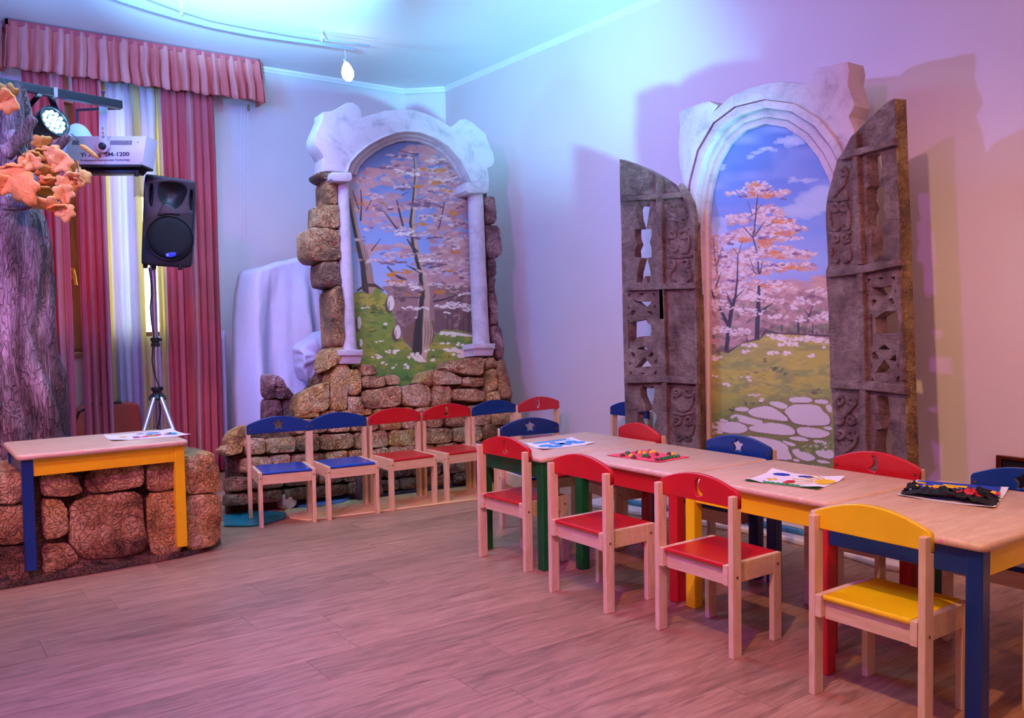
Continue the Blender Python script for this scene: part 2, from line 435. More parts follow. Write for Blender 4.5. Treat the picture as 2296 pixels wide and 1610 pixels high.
def stone_mesh(poly, h, seed=0, n=32, amp=0.012, freq=14.0, back=0.0):
    """a bulged, uneven stone over a 2D outline; local z is outwards"""
    q0 = []
    for i in range(len(poly)):                            # only the corners are knocked off
        a, b = poly[i], poly[(i + 1) % len(poly)]
        q0 += [(a[0] * .87 + b[0] * .13, a[1] * .87 + b[1] * .13), (a[0] * .13 + b[0] * .87, a[1] * .13 + b[1] * .87)]
    p = resample(q0, n)
    gx = sum(q[0] for q in p) / n; gy = sum(q[1] for q in p) / n
    p = [(gx + (x - gx) * 1.02, gy + (y - gy) * 1.03) for x, y in p]
    cx = sum(q[0] for q in p) / n; cy = sum(q[1] for q in p) / n
    v = []; f = []
    rings = [(1.0, -back), (1.0, 0.60 * h), (0.975, 0.86 * h), (0.92, 0.97 * h), (0.62, 1.0 * h), (0.3, 1.02 * h)]
    for k, (s, z) in enumerate(rings):
        for x, y in p:
            X = cx + (x - cx) * s; Y = cy + (y - cy) * s
            d = noise.noise(Vector((X * freq + seed, Y * freq, seed * 1.7))) if k else 0
            d2 = noise.noise(Vector((X * freq * 2.6 + seed, Y * freq * 2.6, 5))) if k else 0
            v.append((X + (d2 * amp * 0.5 if k < 3 else 0), Y + (d * amp * 0.5 if k < 3 else 0), z + (d + 0.6 * d2) * amp * (1 if k > 1 else 0.4)))
    v.append((cx, cy, 1.02 * h + amp * noise.noise(Vector((cx * freq + seed, cy * freq, seed * 1.7)))))
    for k in range(len(rings) - 1):
        for i in range(n):
            a = k * n + i; b = k * n + (i + 1) % n; f.append((a, b, b + n, a + n))
    k = (len(rings) - 1) * n
    for i in range(n): f.append((k + i, k + (i + 1) % n, len(v) - 1))
    area = sum(p[i][0] * p[(i + 1) % n][1] - p[(i + 1) % n][0] * p[i][1] for i in range(n))
    if area < 0: f = [q[::-1] for q in f]
    return mesh('stone', v, f)

def dup(root, loc, rotz, label, group=None):
    r = root.copy(); link(r); r.location = loc; r.rotation_euler = (0, 0, rotz)
    LOC[r.name] = Matrix.Translation(Vector(loc)) @ Matrix.Rotation(rotz, 4, 'Z')
    r['label'] = label
    if group: r['group'] = group
    for ch in list(root.children):
        c = ch.copy(); link(c); c.parent = r
        for g in list(ch.children):
            d = g.copy(); link(d); d.parent = c
    return r

def swap(root, name, mat):
    """give the named parts of one copy their own colour (object-level material)"""
    for ch in root.children:
        if ch.name.split('.')[0] == name:
            ch.material_slots[0].link = 'OBJECT'; ch.material_slots[0].material = mat

# ------------------------------------------------------------------ the room
HC, XW, YB = 3.06, 3.926, 6.602
XL, YF = -2.4, -1.9
CH = [(3.676, 6.602), (3.926, 6.366)]                     # the chamfered far corner
def struct(name, me, mat, **kw):
    o = put(name, me, mat, **kw); o['kind'] = 'structure'; return o

floor = struct('floor', MB().box((XL, YF, -0.06), (XW + .05, YB + .05, -0.006)).mesh(), mat_paint('subfloor', (70, 48, 40), 0.8))
# planks: every one a board of its own
def mat_plank():
    m, nt, b = new_mat('laminate_plank')
    v = coords(nt, (1.6, 13, 1)); oi = nt.nodes.new('ShaderNodeObjectInfo')
    mu = nt.nodes.new('ShaderNodeMath'); mu.operation = 'MULTIPLY'; mu.inputs[1].default_value = 61
    nt.links.new(oi.outputs['Random'], mu.inputs[0])
    ad = nt.nodes.new('ShaderNodeVectorMath'); nt.links.new(v, ad.inputs[0]); nt.links.new(mu.outputs[0], ad.inputs[1])
    f = noise_tex(nt, ad.outputs[0], 2.2, 7, 0.62, 1.4); g = noise_tex(nt, ad.outputs[0], 9, 5, 0.7, 0.5)
    r = ramp(nt, f, [(0.26, lin((118, 80, 60))), (0.5, lin((172, 122, 92))), (0.74, lin((198, 148, 114)))])
    r2 = ramp(nt, g, [(0.3, (0.72, 0.7, 0.7)), (0.6, (1, 1, 1))])
    mx = nt.nodes.new('ShaderNodeMix'); mx.data_type = 'RGBA'; mx.blend_type = 'MULTIPLY'; mx.inputs[0].default_value = 0.7
    nt.links.new(r.outputs[0], mx.inputs[6]); nt.links.new(r2.outputs[0], mx.inputs[7])
    hs = nt.nodes.new('ShaderNodeHueSaturation'); nt.links.new(mx.outputs[2], hs.inputs['Color'])
    mr = nt.nodes.new('ShaderNodeMapRange'); mr.inputs['To Min'].default_value = 0.86; mr.inputs['To Max'].default_value = 1.12
    nt.links.new(oi.outputs['Random'], mr.inputs['Value']); nt.links.new(mr.outputs[0], hs.inputs['Value'])
    nt.links.new(hs.outputs[0], b.inputs['Base Color']); b.inputs['Roughness'].default_value = 0.36
    bump(nt, b, g, 0.08, 0.002)
    return m
M['plank'] = mat_plank()
PW, PLEN = 0.19, 1.28
plank_me = MB().box((0.0006, 0.0006, -0.012), (PLEN - 0.0006, PW - 0.0006, 0)).mesh('plank'); plank_me.materials.append(M['plank'])
row = 0; y = YF
cut_cache = {}
while y < YB:
    x = XL - rnd.random() * PLEN
    while x < XW:
        x0, x1 = max(x, XL), min(x + PLEN, XW)
        if x1 - x0 > 0.02:
            near = (x1 > -0.9 and y > 0.1)
            if near:
                if x1 - x0 > PLEN - 1e-4: me = plank_me
                else:
                    me = MB().box((0.0006, 0.0006, -0.012), (x1 - x0 - 0.0006, PW - 0.0006, 0)).mesh('plank'); me.materials.append(M['plank'])
                o = bpy.data.objects.new('plank', me); link(o); o.location = (x0, y, 0); o.parent = floor
        x += PLEN
    y += PW
mbp = MB()
mbp.box((XL, YF, -0.012), (-0.9, 0.1, 0)); mbp.box((-0.9, YF, -0.012), (XW, 0.1, 0)); mbp.box((XL, 0.1, -0.012), (-0.9, YB, -0.001))
o = put('plank', mbp.mesh('plank_rest'), M['plank'], floor, local=True); o['kind'] = 'stuff'

struct('ceiling', MB().box((XL, YF, HC), (XW + .1, YB + .1, HC + .08)).mesh(), M['ceiling'])
# back wall with the window opening
WX0, WX1, WZ0, WZ1 = 0.78, 1.72, 0.92, 2.62
w = MB()
w.box((XL, YB, 0), (WX0, YB + .25, HC)); w.box((WX1, YB, 0), (CH[0][0], YB + .25, HC))
w.box((WX0, YB, 0), (WX1, YB + .25, WZ0)); w.box((WX0, YB, WZ1), (WX1, YB + .25, HC))
struct('wall_back', w.mesh(), M['wall'])
struct('wall_right', MB().box((XW, YF, 0), (XW + .15, CH[1][1], HC)).mesh(), M['wall'])
w = MB(); a, b = CH
w.prism([a, b, (b[0] + .2, b[1] + .1), (b[0] + .2, a[1] + .25), (a[0], a[1] + .25)], 2, 0, HC)
struct('wall_corner', w.mesh(), M['wall'])
struct('wall_left', MB().box((XL - .15, YF, 0), (XL, YB, HC)).mesh(), M['wall'])
struct('wall_front', MB().box((XL, YF - .15, 0), (XW, YF, HC)).mesh(), M['wall'])
# crown moulding along the three visible walls
def moulding(name, p, q, inward):
    p = Vector((*p, 0)); q = Vector((*q, 0)); iw = Vector((*inward, 0)).normalized()
    prof = [(0, HC - .036), (.010, HC - .036), (.014, HC - .026), (.030, HC - .010), (.034, HC), (0, HC)]
    v = []; f = []; n = len(prof)
    for e in (p, q):
        for d, z in prof: v.append((e.x + iw.x * d, e.y + iw.y * d, z))
    f = [(i, (i + 1) % n, n + (i + 1) % n, n + i) for i in range(n)] + [tuple(range(n))[::-1], tuple(range(n, 2 * n))]
    struct(name, mesh('m', v, f), M['white'])
moulding('trim_1', (XL, YB), (CH[0][0] - .012, YB), (0, -1))
moulding('trim_2', (CH[0][0] - .014, YB - .005), (CH[1][0] - .005, CH[1][1] - .014), (-.69, -.72))
moulding('trim_3', (XW, YF), (XW, CH[1][1] - .012), (-1, 0))
struct('baseboard_right', MB().box((XW - .012, YF, 0), (XW, 1.95, .035)).mesh(), M['black_metal'])

# ------------------------------------------------------------------ window behind the curtains
win = MB()
fr = 0.055
win.box((WX0, YB + .04, WZ0), (WX0 + fr, YB + .10, WZ1)).box((WX1 - fr, YB + .04, WZ0), (WX1, YB + .10, WZ1))
win.box((WX0 + fr, YB + .04, WZ0), (WX1 - fr, YB + .10, WZ0 + fr)).box((WX0 + fr, YB + .04, WZ1 - fr), (WX1 - fr, YB + .10, WZ1))
wi = struct('window_1', win.mesh(), M['brownwood'], bevel=.004)
xm = hit(163, 600, (0, YB, 0), (0, 1, 0)).x
put('stile', MB().box((xm - .07, YB + .01, WZ0 + .02), (xm + .05, YB + .06, WZ1 - .02)).mesh(), M['brownwood'], wi, local=True, bevel=.004)
put('bottom_rail', MB().box((WX0 + fr, YB + .02, WZ0 + .05), (WX1 - fr, YB + .06, WZ0 + .13)).mesh(), M['brownwood'], wi, local=True, bevel=.004)
put('window_sill', MB().box((WX0 - .03, YB - .03, WZ0 - .03), (WX1 + .03, YB + .06, WZ0 - .002)).mesh(), M['brownwood'], wi, local=True, bevel=.004)
gm, nt, b = new_mat('window_glass'); b.inputs['Base Color'].default_value = (.95, .98, 1, 1); b.inputs['Roughness'].default_value = 0.02
b.inputs['Transmission Weight'].default_value = 1.0; b.inputs['IOR'].default_value = 1.05
put('pane', MB().box((WX0 + fr, YB + .07, WZ0 + fr), (xm - .07, YB + .076, WZ1 - fr)).mesh(), gm, wi, local=True)
put('pane', MB().box((xm + .05, YB + .07, WZ0 + fr), (WX1 - fr, YB + .076, WZ1 - fr)).mesh(), gm, wi, local=True)
hz = hit(163, 620, (0, YB, 0), (0, 1, 0)).z
hb = MB(); hb.box((xm - .014, YB - .004, hz - .02), (xm + .014, YB + .01, hz + .06)).tube([(xm, YB - .0, hz + .04), (xm, YB - .03, hz + .04), (xm + .006, YB - .034, hz), (xm + .01, YB - .03, hz - .06)], [.008, .008, .009, .011], 10)
put('window_handle', hb.mesh(), M['brass'], wi, local=True, smooth=.8)

# ------------------------------------------------------------------ children's chairs
def star(cx, cy, R, r, rot=PI / 2):
    p = []
    for k in range(10):
        a = rot + k * PI / 5; q = R if k % 2 == 0 else r
        p.append((cx + q * math.cos(a), cy + q * math.sin(a)))
    return smooth_poly(p, 1)
def moon(cx, cy, s, flip):
    p = []
    for k in range(13):                                   # outer, bulging edge
        a = math.radians(105 - k * 15.5); p.append((math.cos(a) * .48, math.sin(a) * 1.0))
    p += [(-.60, -.86), (-.70, -.66), (-.52, -.52)]
    for k in range(7):                                    # inner edge
        t = k / 6; p.append((-.30 + .22 * math.sin(PI * t) - .02 * t, -.45 + 1.4 * t))
    return [(cx + x * s * flip, cy + y * s) for x, y in p][::flip]
BW = 0.174
def back_outline():
    p = [(-BW, .482), (BW, .482), (BW, .526), (BW - .008, .536)]
    for k in range(1, 12):
        t = -1 + 2 * k / 12; p.append((-t * (BW - .012), .536 + .038 * (1 - t * t)))
    return p + [(-BW + .008, .536), (-BW, .526)]

CHM = {}
def make_chair_meshes():
    for s in (-1, 1):
        prof = [(0, 0), (.042, 0), (.042, .478), (.0255, .478), (.0255, .524), (0, .524)]
        x0, x1 = sorted((s * .174, s * .154)); CHM['rear%d' % s] = MB().prism(prof, 0, x0, x1).mesh()
        x0, x1 = sorted((s * .1525, s * .1325)); CHM['front%d' % s] = MB().box((x0, .232, 0), (x1, .274, .299)).mesh()
        CHM['rail%d' % s] = MB().box((x0, -.001, .233), (x1, .231, .299)).mesh()
        m = MB()
        xo = s * .1742; m.lathe([(.0045, 0), (.0045, .0012)], 10, (xo, .021, .262), (s, 0, 0)); CHM['bolt_r%d' % s] = m.mesh()
        m = MB(); m.lathe([(.0045, 0), (.0045, .0012)], 10, (s * .1527, .253, .262), (s, 0, 0))
        m.lathe([(.004, 0), (.004, .0012)], 10, (s * .1425, .2742, .267), (0, 1, 0)); CHM['bolt_f%d' % s] = m.mesh()
        CHM['bolt_b%d' % s] = MB().lathe([(.0055, 0), (.0055, .0012)], 10, (s * .158, .0445, .506), (0, 1, 0)).mesh()
    CHM['front_rail'] = MB().box((-.132, .250, .232), (.132, .270, .2845)).mesh()
    CHM['rear_rail'] = MB().box((-.132, .018, .228), (.132, .036, .2845)).mesh()
    CHM['seat'] = MB().box((-.131, .002, .2855), (.131, .2735, .3005)).mesh()
    R = Matrix(((1, 0, 0, 0), (0, 0, -1, .0445), (0, 1, 0, 0), (0, 0, 0, 1)))
    for k, h in dict(plain=[], star=[star(0, .527, .036, .0165)], moon=[moon(.003, .527, .031, -1)]).items():
        me = plate(back_outline(), h, .018, .003)
        me.transform(R); CHM['back_' + k] = me
make_chair_meshes()
for k, me in CHM.items():
    if me.materials: continue
    me.materials.append(M['screw'] if k.startswith('bolt') else M['wood_x'] if k.endswith('rail') or k.startswith('rail') else M['wood'])
for me in (CHM['seat'], CHM['back_plain'], CHM['back_star'], CHM['back_moon']):
    me.materials.clear(); me.materials.append(M['red'])

def chair(loc, rot, kind, color, label, group, seat=None):
    """loc = floor point under the middle of the rear edge, rot turns +Y (the way the sitter faces)"""
    t = thing('child_chair', label, 'chair', loc, rot, group)
    for s in (-1, 1):
        a = put('rear_leg', CHM['rear%d' % s], None, t, True, bevel=.0025); put('bolt', CHM['bolt_r%d' % s], None, a, True)
        a = put('front_leg', CHM['front%d' % s], None, t, True, bevel=.0025); put('bolt', CHM['bolt_f%d' % s], None, a, True)
        put('side_rail', CHM['rail%d' % s], None, t, True, bevel=.002)
    put('front_rail', CHM['front_rail'], None, t, True, bevel=.002); put('rear_rail', CHM['rear_rail'], None, t, True, bevel=.002)
    sobj = put('seat', CHM['seat'], None, t, True, bevel=.006)
    b = put('backrest', CHM['back_' + kind], None, t, True)
    for s in (-1, 1): put('bolt', CHM['bolt_b%d' % s], None, b, True)
    for o, c in ((sobj, seat or color), (b, color)):
        o.material_slots[0].link = 'OBJECT'; o.material_slots[0].material = M[c]
    return t

G1, G2, G3 = 'chairs lined up before the stone backdrop', 'chairs along the near side of the tables', 'chairs along the far side of the tables'
E = -PI / 2          # facing +x
for x, y, r, kind, colr, sc, lab in (
    (1.790, 4.790, -.185, 'star', 'blue', 'seat_blue', 'blue child chair with star cutout at left end of the row'),
    (2.128, 4.742, -.085, 'plain', 'blue', 'seat_blue', 'blue child chair with solid back, between star chair and plain red chair in the row'),
    (2.495, 4.735, -.02, 'plain', 'red', 'red', 'red child chair with solid back, third in the row before the stones'),
    (2.860, 4.730, 0.0, 'moon', 'red', 'red', 'red child chair with moon cutout, fourth in the row before the stones'),
    (3.215, 4.720, 0.02, 'plain', 'blue', 'seat_blue', 'blue child chair with solid back, second from the right end of the row'),
    (3.562, 4.690, 0.03, 'moon', 'red', 'red', 'red child chair with moon cutout at the right end of the row, by the wall')):
    chair((x, y, 0), PI + r, kind, colr, lab, G1, sc)
for x, y, r, kind, colr, lab in (
    (2.205, 3.176, .05, 'moon', 'red', 'red moon-cutout child chair drawn up to the green-legged table, seen from behind'),
    (2.129, 2.561, 0, 'plain', 'red', 'red child chair with solid back, seen from behind at the red-railed table'),
    (2.158, 1.992, 0, 'moon', 'red', 'red moon-cutout child chair seen from behind at the yellow-railed table'),
    (2.135, 1.348, 0, 'plain', 'yellow', 'yellow child chair with solid back in the right foreground')):
    chair((x, y, 0), E + r, kind, colr, lab, G2)
for x, y, r, kind, colr, lab in (
    (3.060, 3.130, -.16, 'plain', 'red', 'red child chair with solid back, behind the green-legged table'),
    (3.065, 2.520, 0.04, 'star', 'blue', 'blue star-cutout child chair behind the joint of red and yellow tables'),
    (3.075, 1.870, 0.03, 'moon', 'red', 'red moon-cutout child chair behind the yellow-railed table, below right shutter'),
    (3.110, 1.352, 0.0, 'star', 'blue', 'blue star-cutout child chair at right picture edge, behind the collage')):
    chair((x, y, 0), PI / 2 + r, kind, colr, lab, G3)
chair((2.775, 3.735, 0), PI - .17, 'star', 'blue', 'dark blue star-cutout child chair at the far end of the green-legged table', None, 'seat_blue')
chair((3.775, 3.960, 0), PI / 2 - .03, 'star', 'blue', 'blue star-cutout child chair against the wall, half behind the left shutter', None)
chair((2.66, 0.830, 0), 0.03, 'plain', 'yellow', 'yellow-seated child chair at the right picture edge, beyond the blue leg', None)

# ------------------------------------------------------------------ tables
TM = {}
def table(x0, x1, y0, y1, z0, cols, legs, label, group=None, H=.502, tmat='top'):
    """cols: rails (-x, +x, -y, +y); legs: (-x-y, -x+y, +x-y, +x+y)"""
    cx, cy = (x0 + x1) / 2, (y0 + y1) / 2
    t = thing('child_table', label, 'table', (cx, cy, z0), 0, group)
    hx, hy = (x1 - x0) / 2 - .002, (y1 - y0) / 2 - .002
    r = .03; pts = []
    for sx, sy, a0 in ((1, 1, 0), (-1, 1, 90), (-1, -1, 180), (1, -1, 270)):
        for k in range(6):
            a = math.radians(a0 + k * 18); pts.append((sx * (hx - r) + r * math.cos(a), sy * (hy - r) + r * math.sin(a)))
    me = plate(pts, [], .024, .009); me.transform(Matrix.Translation((0, 0, H - .024)))
    put('tabletop', me, M[tmat], t, True, smooth=.9)
    zt, zb = H - .0245, H - .098
    i = .018; L = .045
    spec = [(-hx + i, -hy + i), (-hx + i, hy - i - L), (hx - i - L, -hy + i), (hx - i - L, hy - i - L)]
    for (lx, ly), c in zip(spec, legs):
        put('leg', MB().box((lx, ly, 0), (lx + L, ly + L, zt)).mesh(), M[c], t, True, bevel=.004)
    j = i + .006
    rails = [((-hx + j, -hy + i + L, zb), (-hx + j + .018, hy - i - L, zt)), ((hx - j - .018, -hy + i + L, zb), (hx - j, hy - i - L, zt)),
             ((-hx + i + L, -hy + j, zb), (hx - i - L, -hy + j + .018, zt)), ((-hx + i + L, hy - j - .018, zb), (hx - i - L, hy - j, zt))]
    for (a, b_), c in zip(rails, cols): put('apron', MB().box(a, b_).mesh(), M[c], t, True, bevel=.002)
    return t
GT = 'low wooden tables pushed together in a line'
table(2.262, 2.975, 2.943, 3.480, 0, ('green', 'blue', 'red', 'yellow'), ('green', 'green', 'red', 'blue'), 'low wooden table with green rail at the far end of the line', GT)
table(2.405, 2.962, 2.293, 2.940, 0, ('red', 'blue', 'yellow', 'green'), ('red', 'green', 'blue', 'blue'), 'low wooden table with red rail and pink collage on it', GT)
table(2.405, 2.966, 1.628, 2.290, 0, ('yellow', 'green', 'red', 'blue'), ('red', 'yellow', 'red', 'blue'), 'low wooden table with yellow rail and sun drawing on it', GT)
table(2.262, 3.040, 1.083, 1.625, 0, ('blue', 'green', 'yellow', 'red'), ('blue', 'red', 'yellow', 'green'), 'low wooden table with blue rail in the right foreground', GT)

# ------------------------------------------------------------------ stone bench on the left, with its table
BZ = .07
bl = thing('stone_bench', 'papier mache stone bench under the small yellow-railed table', 'bench', (0.6, 4.5, 0))
foot = [(-1.2, 4.30), (-.4, 4.24), (.3, 4.185), (.75, 4.195), (1.10, 4.215), (1.23, 4.26), (1.32, 4.35), (1.345, 4.47), (1.32, 4.75), (1.2, 4.86), (-1.2, 4.9)]
put('base_plinth', MB().prism(foot, 2, 0, .028).mesh(), M['mortar'], bl, bevel=.006)
def bench_body():
    v = []; f = []; n = 44
    fp = resample([(-1.2, 4.38), (-.4, 4.33), (.3, 4.275), (.75, 4.28), (1.08, 4.30), (1.20, 4.345), (1.27, 4.42), (1.285, 4.52), (1.26, 4.70), (1.16, 4.80), (-1.2, 4.86)], n)
    for z, e in ((.028, .055), (.07, .03), (.14, .005), (.3, 0), (.41, -.005), (.448, -.02), (.458, -.05)):
        for x, y in fp:
            cx, cy = 0.1, 4.58; d = Vector((x - cx, (y - cy) * 3, 0)).normalized()
            k = noise.noise(Vector((x * 6, y * 6, z * 9))) * .014
            v.append((x + d.x * (e + k), y + d.y * (e + k), z + .006 * noise.noise(Vector((x * 5, y * 5, 3)))))
    for r_ in range(6):
        for i in range(n):
            a = r_ * n + i; b_ = r_ * n + (i + 1) % n; f.append((a, b_, b_ + n, a + n))
    f.append(tuple(6 * n + i for i in range(n)))
    return mesh('body', v, f)
put('bench_core', bench_body(), M['rock_dark'], bl, smooth=.9)
topf = [(-1.2, 4.37), (-.4, 4.32), (.3, 4.27), (.75, 4.27), (1.08, 4.295), (1.19, 4.34), (1.262, 4.42), (1.275, 4.52), (1.25, 4.69), (1.15, 4.79), (-1.2, 4.85)]
me = stone_mesh(topf, .016, 3, 60, .006, 9); me.transform(Matrix.Translation((0, 0, .448)))
put('bench_top', me, M['rock_brown'], bl, smooth=.8)
bp = Plane((0.6, 4.268, 0), (1, 0.012, 0), (0, -1, 0))
Z3 = lambda *p: zpts(p, 0, 600, 2.175)
for k, (pts, mk) in enumerate([
    (Z3((-60, 1000), (120, 1000), (140, 1120), (60, 1150), (-60, 1140)), 'rock_brown'),
    (Z3((190, 1010), (250, 985), (370, 1010), (400, 1090), (330, 1112), (200, 1110)), 'rock_brown'),
    (Z3((420, 985), (560, 950), (690, 945), (695, 1060), (560, 1085), (440, 1095), (405, 1040)), 'rock_brown'),
    (Z3((195, 1130), (290, 1125), (328, 1180), (330, 1285), (280, 1312), (205, 1322)), 'rock_yellow'),
    (Z3((345, 1150), (480, 1100), (680, 1095), (695, 1230), (715, 1360), (620, 1400), (400, 1412), (330, 1340)), 'rock_brown'),
    (Z3((708, 960), (860, 930), (868, 1065), (760, 1090), (708, 1080)), 'rock_brown'),
    (Z3((712, 1105), (865, 1080), (885, 1340), (860, 1384), (740, 1404), (712, 1300)), 'rock_yellow'),
    (Z3((885, 925), (1030, 895), (1062, 1000), (1066, 1090), (885, 1100)), 'rock_yellow'),
    (Z3((890, 1112), (1066, 1100), (1066, 1280), (1040, 1350), (895, 1375)), 'rock_yellow'),
    (Z3((-60, 1160), (130, 1150), (145, 1320), (80, 1342), (-60, 1345)), 'rock_brown'),
    (Z3((-60, 1360), (140, 1350), (180, 1450), (150, 1500), (-60, 1540)), 'rock_dark'),
    (Z3((200, 1345), (330, 1335), (385, 1425), (300, 1462), (200, 1490)), 'rock_brown'),
    (Z3((400, 1425), (700, 1412), (720, 1432), (560, 1470), (400, 1478)), 'rock_dark')]):
    me = stone_mesh(bp.poly(pts), .042, k * 3.1, 30, .016, 11, back=.05)
    put('stone', me, M[mk], bl, matrix=bp.mat(), smooth=.8)
lt = table(.425, 1.135, 4.165, 4.72, BZ - .012, ('blue', 'yellow', 'yellow', 'yellow'), ('blue', 'blue', 'yellow', 'yellow'),
           'low wooden table with yellow rail and one dark blue leg, straddling the stone bench')

# ------------------------------------------------------------------ sheets of paper and pictures on the tables
def quad_paper(name, label, pix, z, mat='paper', curl=.012, n=14, group='children\'s pictures on the tables', dz=.0015):
    P = [on_floor(*q, z) for q in pix]                   # four corners in order
    v = []; f = []
    c = sum(P, Vector()) / 4
    for j in range(n + 1):
        for i in range(n + 1):
            a, b_ = i / n, j / n
            p = P[0].lerp(P[1], a).lerp(P[3].lerp(P[2], a), b_)
            lift = curl * (max(0, 2 * abs(a - .5) - .55) * max(0, 2 * abs(b_ - .5) - .35)) * 2 + .0008 * noise.noise(p * 20)
            v.append((p.x, p.y, z + dz + max(0, lift)))
    for j in range(n):
        for i in range(n):
            k = j * (n + 1) + i; f.append((k, k + 1, k + n + 2, k + n + 1))
    o = put(name, mesh(name, v, f), M[mat], solid=.0006)
    tag(o, label, 'picture', group)
    def uvp(a, b_, dz_=.003):
        p = P[0].lerp(P[1], a).lerp(P[3].lerp(P[2], a), b_); return Vector((p.x, p.y, z + dz_ + .0012))
    return o, uvp
def blob_on(parent, uvp, pts, mat, name, dz=.0022, th=.0006):
    q = [uvp(a, b_, dz) for a, b_ in pts]
    n = len(q); v = q + [p + Vector((0, 0, th)) for p in q]
    f = [tuple(range(n, 2 * n))] + [(i, (i + 1) % n, n + (i + 1) % n, n + i) for i in range(n)]
    return put(name, mesh(name, v, f), M[mat] if isinstance(mat, str) else mat, parent)
def ell(cx, cy, rx, ry, n=16, wob=0.0, seed=0):
    return [(cx + rx * math.cos(2 * PI * k / n) * (1 + wob * math.sin(3 * k + seed)), cy + ry * math.sin(2 * PI * k / n) * (1 + wob * math.cos(2 * k + seed))) for k in range(n)]
for nm, c in dict(skyblue=(70, 160, 220), felt_blue=(24, 60, 160), felt_black=(10, 10, 12), felt_red=(214, 40, 48), felt_yellow=(246, 198, 30), grass=(30, 140, 60),
                  pinkpaper=(244, 64, 84), pasta_green=(40, 120, 50), pasta_dark=(90, 50, 40), pasta_yellow=(240, 190, 60), crayon=(150, 110, 170)).items():
    M[nm] = mat_paint(nm, c, 0.75, 0.12, 40, 0.1)
TZ = .502
# 1 drawing on the bench table
o, u = quad_paper('drawing', 'white paper with faint coloured scribbles on the table straddling the stone bench', [(232, 979), (383, 964), (428, 977), (252, 990)], BZ - .012 + TZ)
for k in range(14):
    a, b_ = .12 + .76 * rnd.random(), .2 + .6 * rnd.random()
    blob_on(o, u, ell(a, b_, .05, .07, 10, .3, k), ('skyblue', 'crayon', 'pinkpaper', 'felt_yellow')[k % 4], 'crayon_mark')
blob_on(o, u, ell(.86, .6, .06, .16, 12, .2), 'skyblue', 'crayon_mark')
# 2 blue cut-out snails
o, u = quad_paper('cutout_picture', 'white paper with blue shapes and toothed blue strip on the green-legged table', [(1177, 997), (1282, 984), (1335, 995), (1216, 1010)], TZ)
blob_on(o, u, [(0, .0), (1, 0), (1, .10)] + [(1 - k / 24, .10 + (.07 if k % 2 else 0)) for k in range(1, 24)] + [(0, .10)], 'skyblue', 'paper_strip')
for cx, cy, rx, ry in ((.22, .55, .12, .14), (.32, .78, .13, .12), (.50, .52, .09, .14), (.58, .62, .12, .15), (.78, .42, .10, .14), (.84, .66, .11, .13), (.45, .32, .05, .1)):
    blob_on(o, u, ell(cx, cy, rx, ry, 16, .08), 'skyblue', 'paper_shape')
# 3 pink sheet with pasta bees
o, u = quad_paper('pasta_collage', 'pink paper with green and brown pasta shells glued on the red-railed table', [(1359, 1022), (1442, 1010), (1546, 1026), (1478, 1038)], TZ, 'pinkpaper', .004)
def pasta(parent, uvp, a, b_, rx, ry, h, mat, ang):
    p = uvp(a, b_, .002); bm = bmesh.new(); bmesh.ops.create_icosphere(bm, subdivisions=2, radius=1)
    for v_ in bm.verts:
        k = 1 + .12 * math.sin(v_.co.x * 14); v_.co = Vector((v_.co.x * rx, v_.co.y * ry * k, max(0, v_.co.z) * h * k))
    me = bpy.data.meshes.new('pasta'); bm.to_mesh(me); bm.free()
    put('pasta_shell', me, M[mat], parent, matrix=Matrix.Translation(p) @ Matrix.Rotation(ang, 4, 'Z'), smooth=1.2)
for k in range(8): pasta(o, u, .16 + .095 * k, .86 + .02 * math.sin(k), .020, .009, .010, 'pasta_green' if k > 1 else 'pasta_dark', .9)
for a, b_, m_ in ((.1, .25, 'pasta_dark'), (.05, .5, 'pasta_dark'), (.13, .45, 'pasta_dark'), (.35, .18, 'pasta_green'), (.42, .12, 'pasta_dark'), (.34, .5, 'pasta_green'), (.42, .5, 'pasta_green'), (.5, .46, 'pasta_green'), (.3, .62, 'pasta_dark'),
                 (.62, .22, 'pasta_yellow'), (.6, .2, 'pasta_dark'), (.66, .3, 'pasta_yellow'), (.66, .55, 'pasta_dark'), (.84, .3, 'pasta_yellow'), (.9, .32, 'pasta_yellow'), (.92, .22, 'pasta_dark'), (.93, .62, 'pasta_dark'), (.97, .68, 'pasta_yellow'), (.2, .35, 'pasta_yellow')):
    pasta(o, u, a, b_, .013, .009, .011, m_, rnd.random() * 3)
# 4 sun drawing
o, u = quad_paper('sun_drawing', 'white painted paper with yellow sun, blue clouds and green grass on the yellow-railed table', [(1668, 1079), (1731, 1057), (1894, 1075), (1834, 1099)], TZ, curl=.02)
u2 = lambda x, y, dz=.003: u(1 - y, x, dz)               # x along the grassy edge, y down from the far edge
blob_on(o, u2, [(0, 1), (1, 1)] + [(1 - k / 30, .93 - (.07 if k % 2 else .03 * math.sin(k * .5) ** 2)) for k in range(31)], 'grass', 'painted_grass')
blob_on(o, u2, ell(.88, .42, .12, .20, 20), 'felt_yellow', 'painted_sun')
for an in (2.1, 2.5, 2.85, 3.2, 3.55, 3.95):
    ca, sa = math.cos(an), math.sin(an)
    blob_on(o, u2, [(.88 + ca * .14, .42 - sa * .24 - .012), (.88 + ca * .42, min(.86, max(.06, .42 - sa * .62)) - .01), (.88 + ca * .42, min(.88, max(.08, .42 - sa * .62)) + .014), (.88 + ca * .14, .42 - sa * .24 + .016)], 'felt_yellow', 'sun_ray')
blob_on(o, u2, ell(.22, .22, .11, .10, 18, .12), 'felt_blue', 'painted_cloud'); blob_on(o, u2, ell(.55, .20, .10, .07, 18, .15), 'felt_blue', 'painted_cloud')
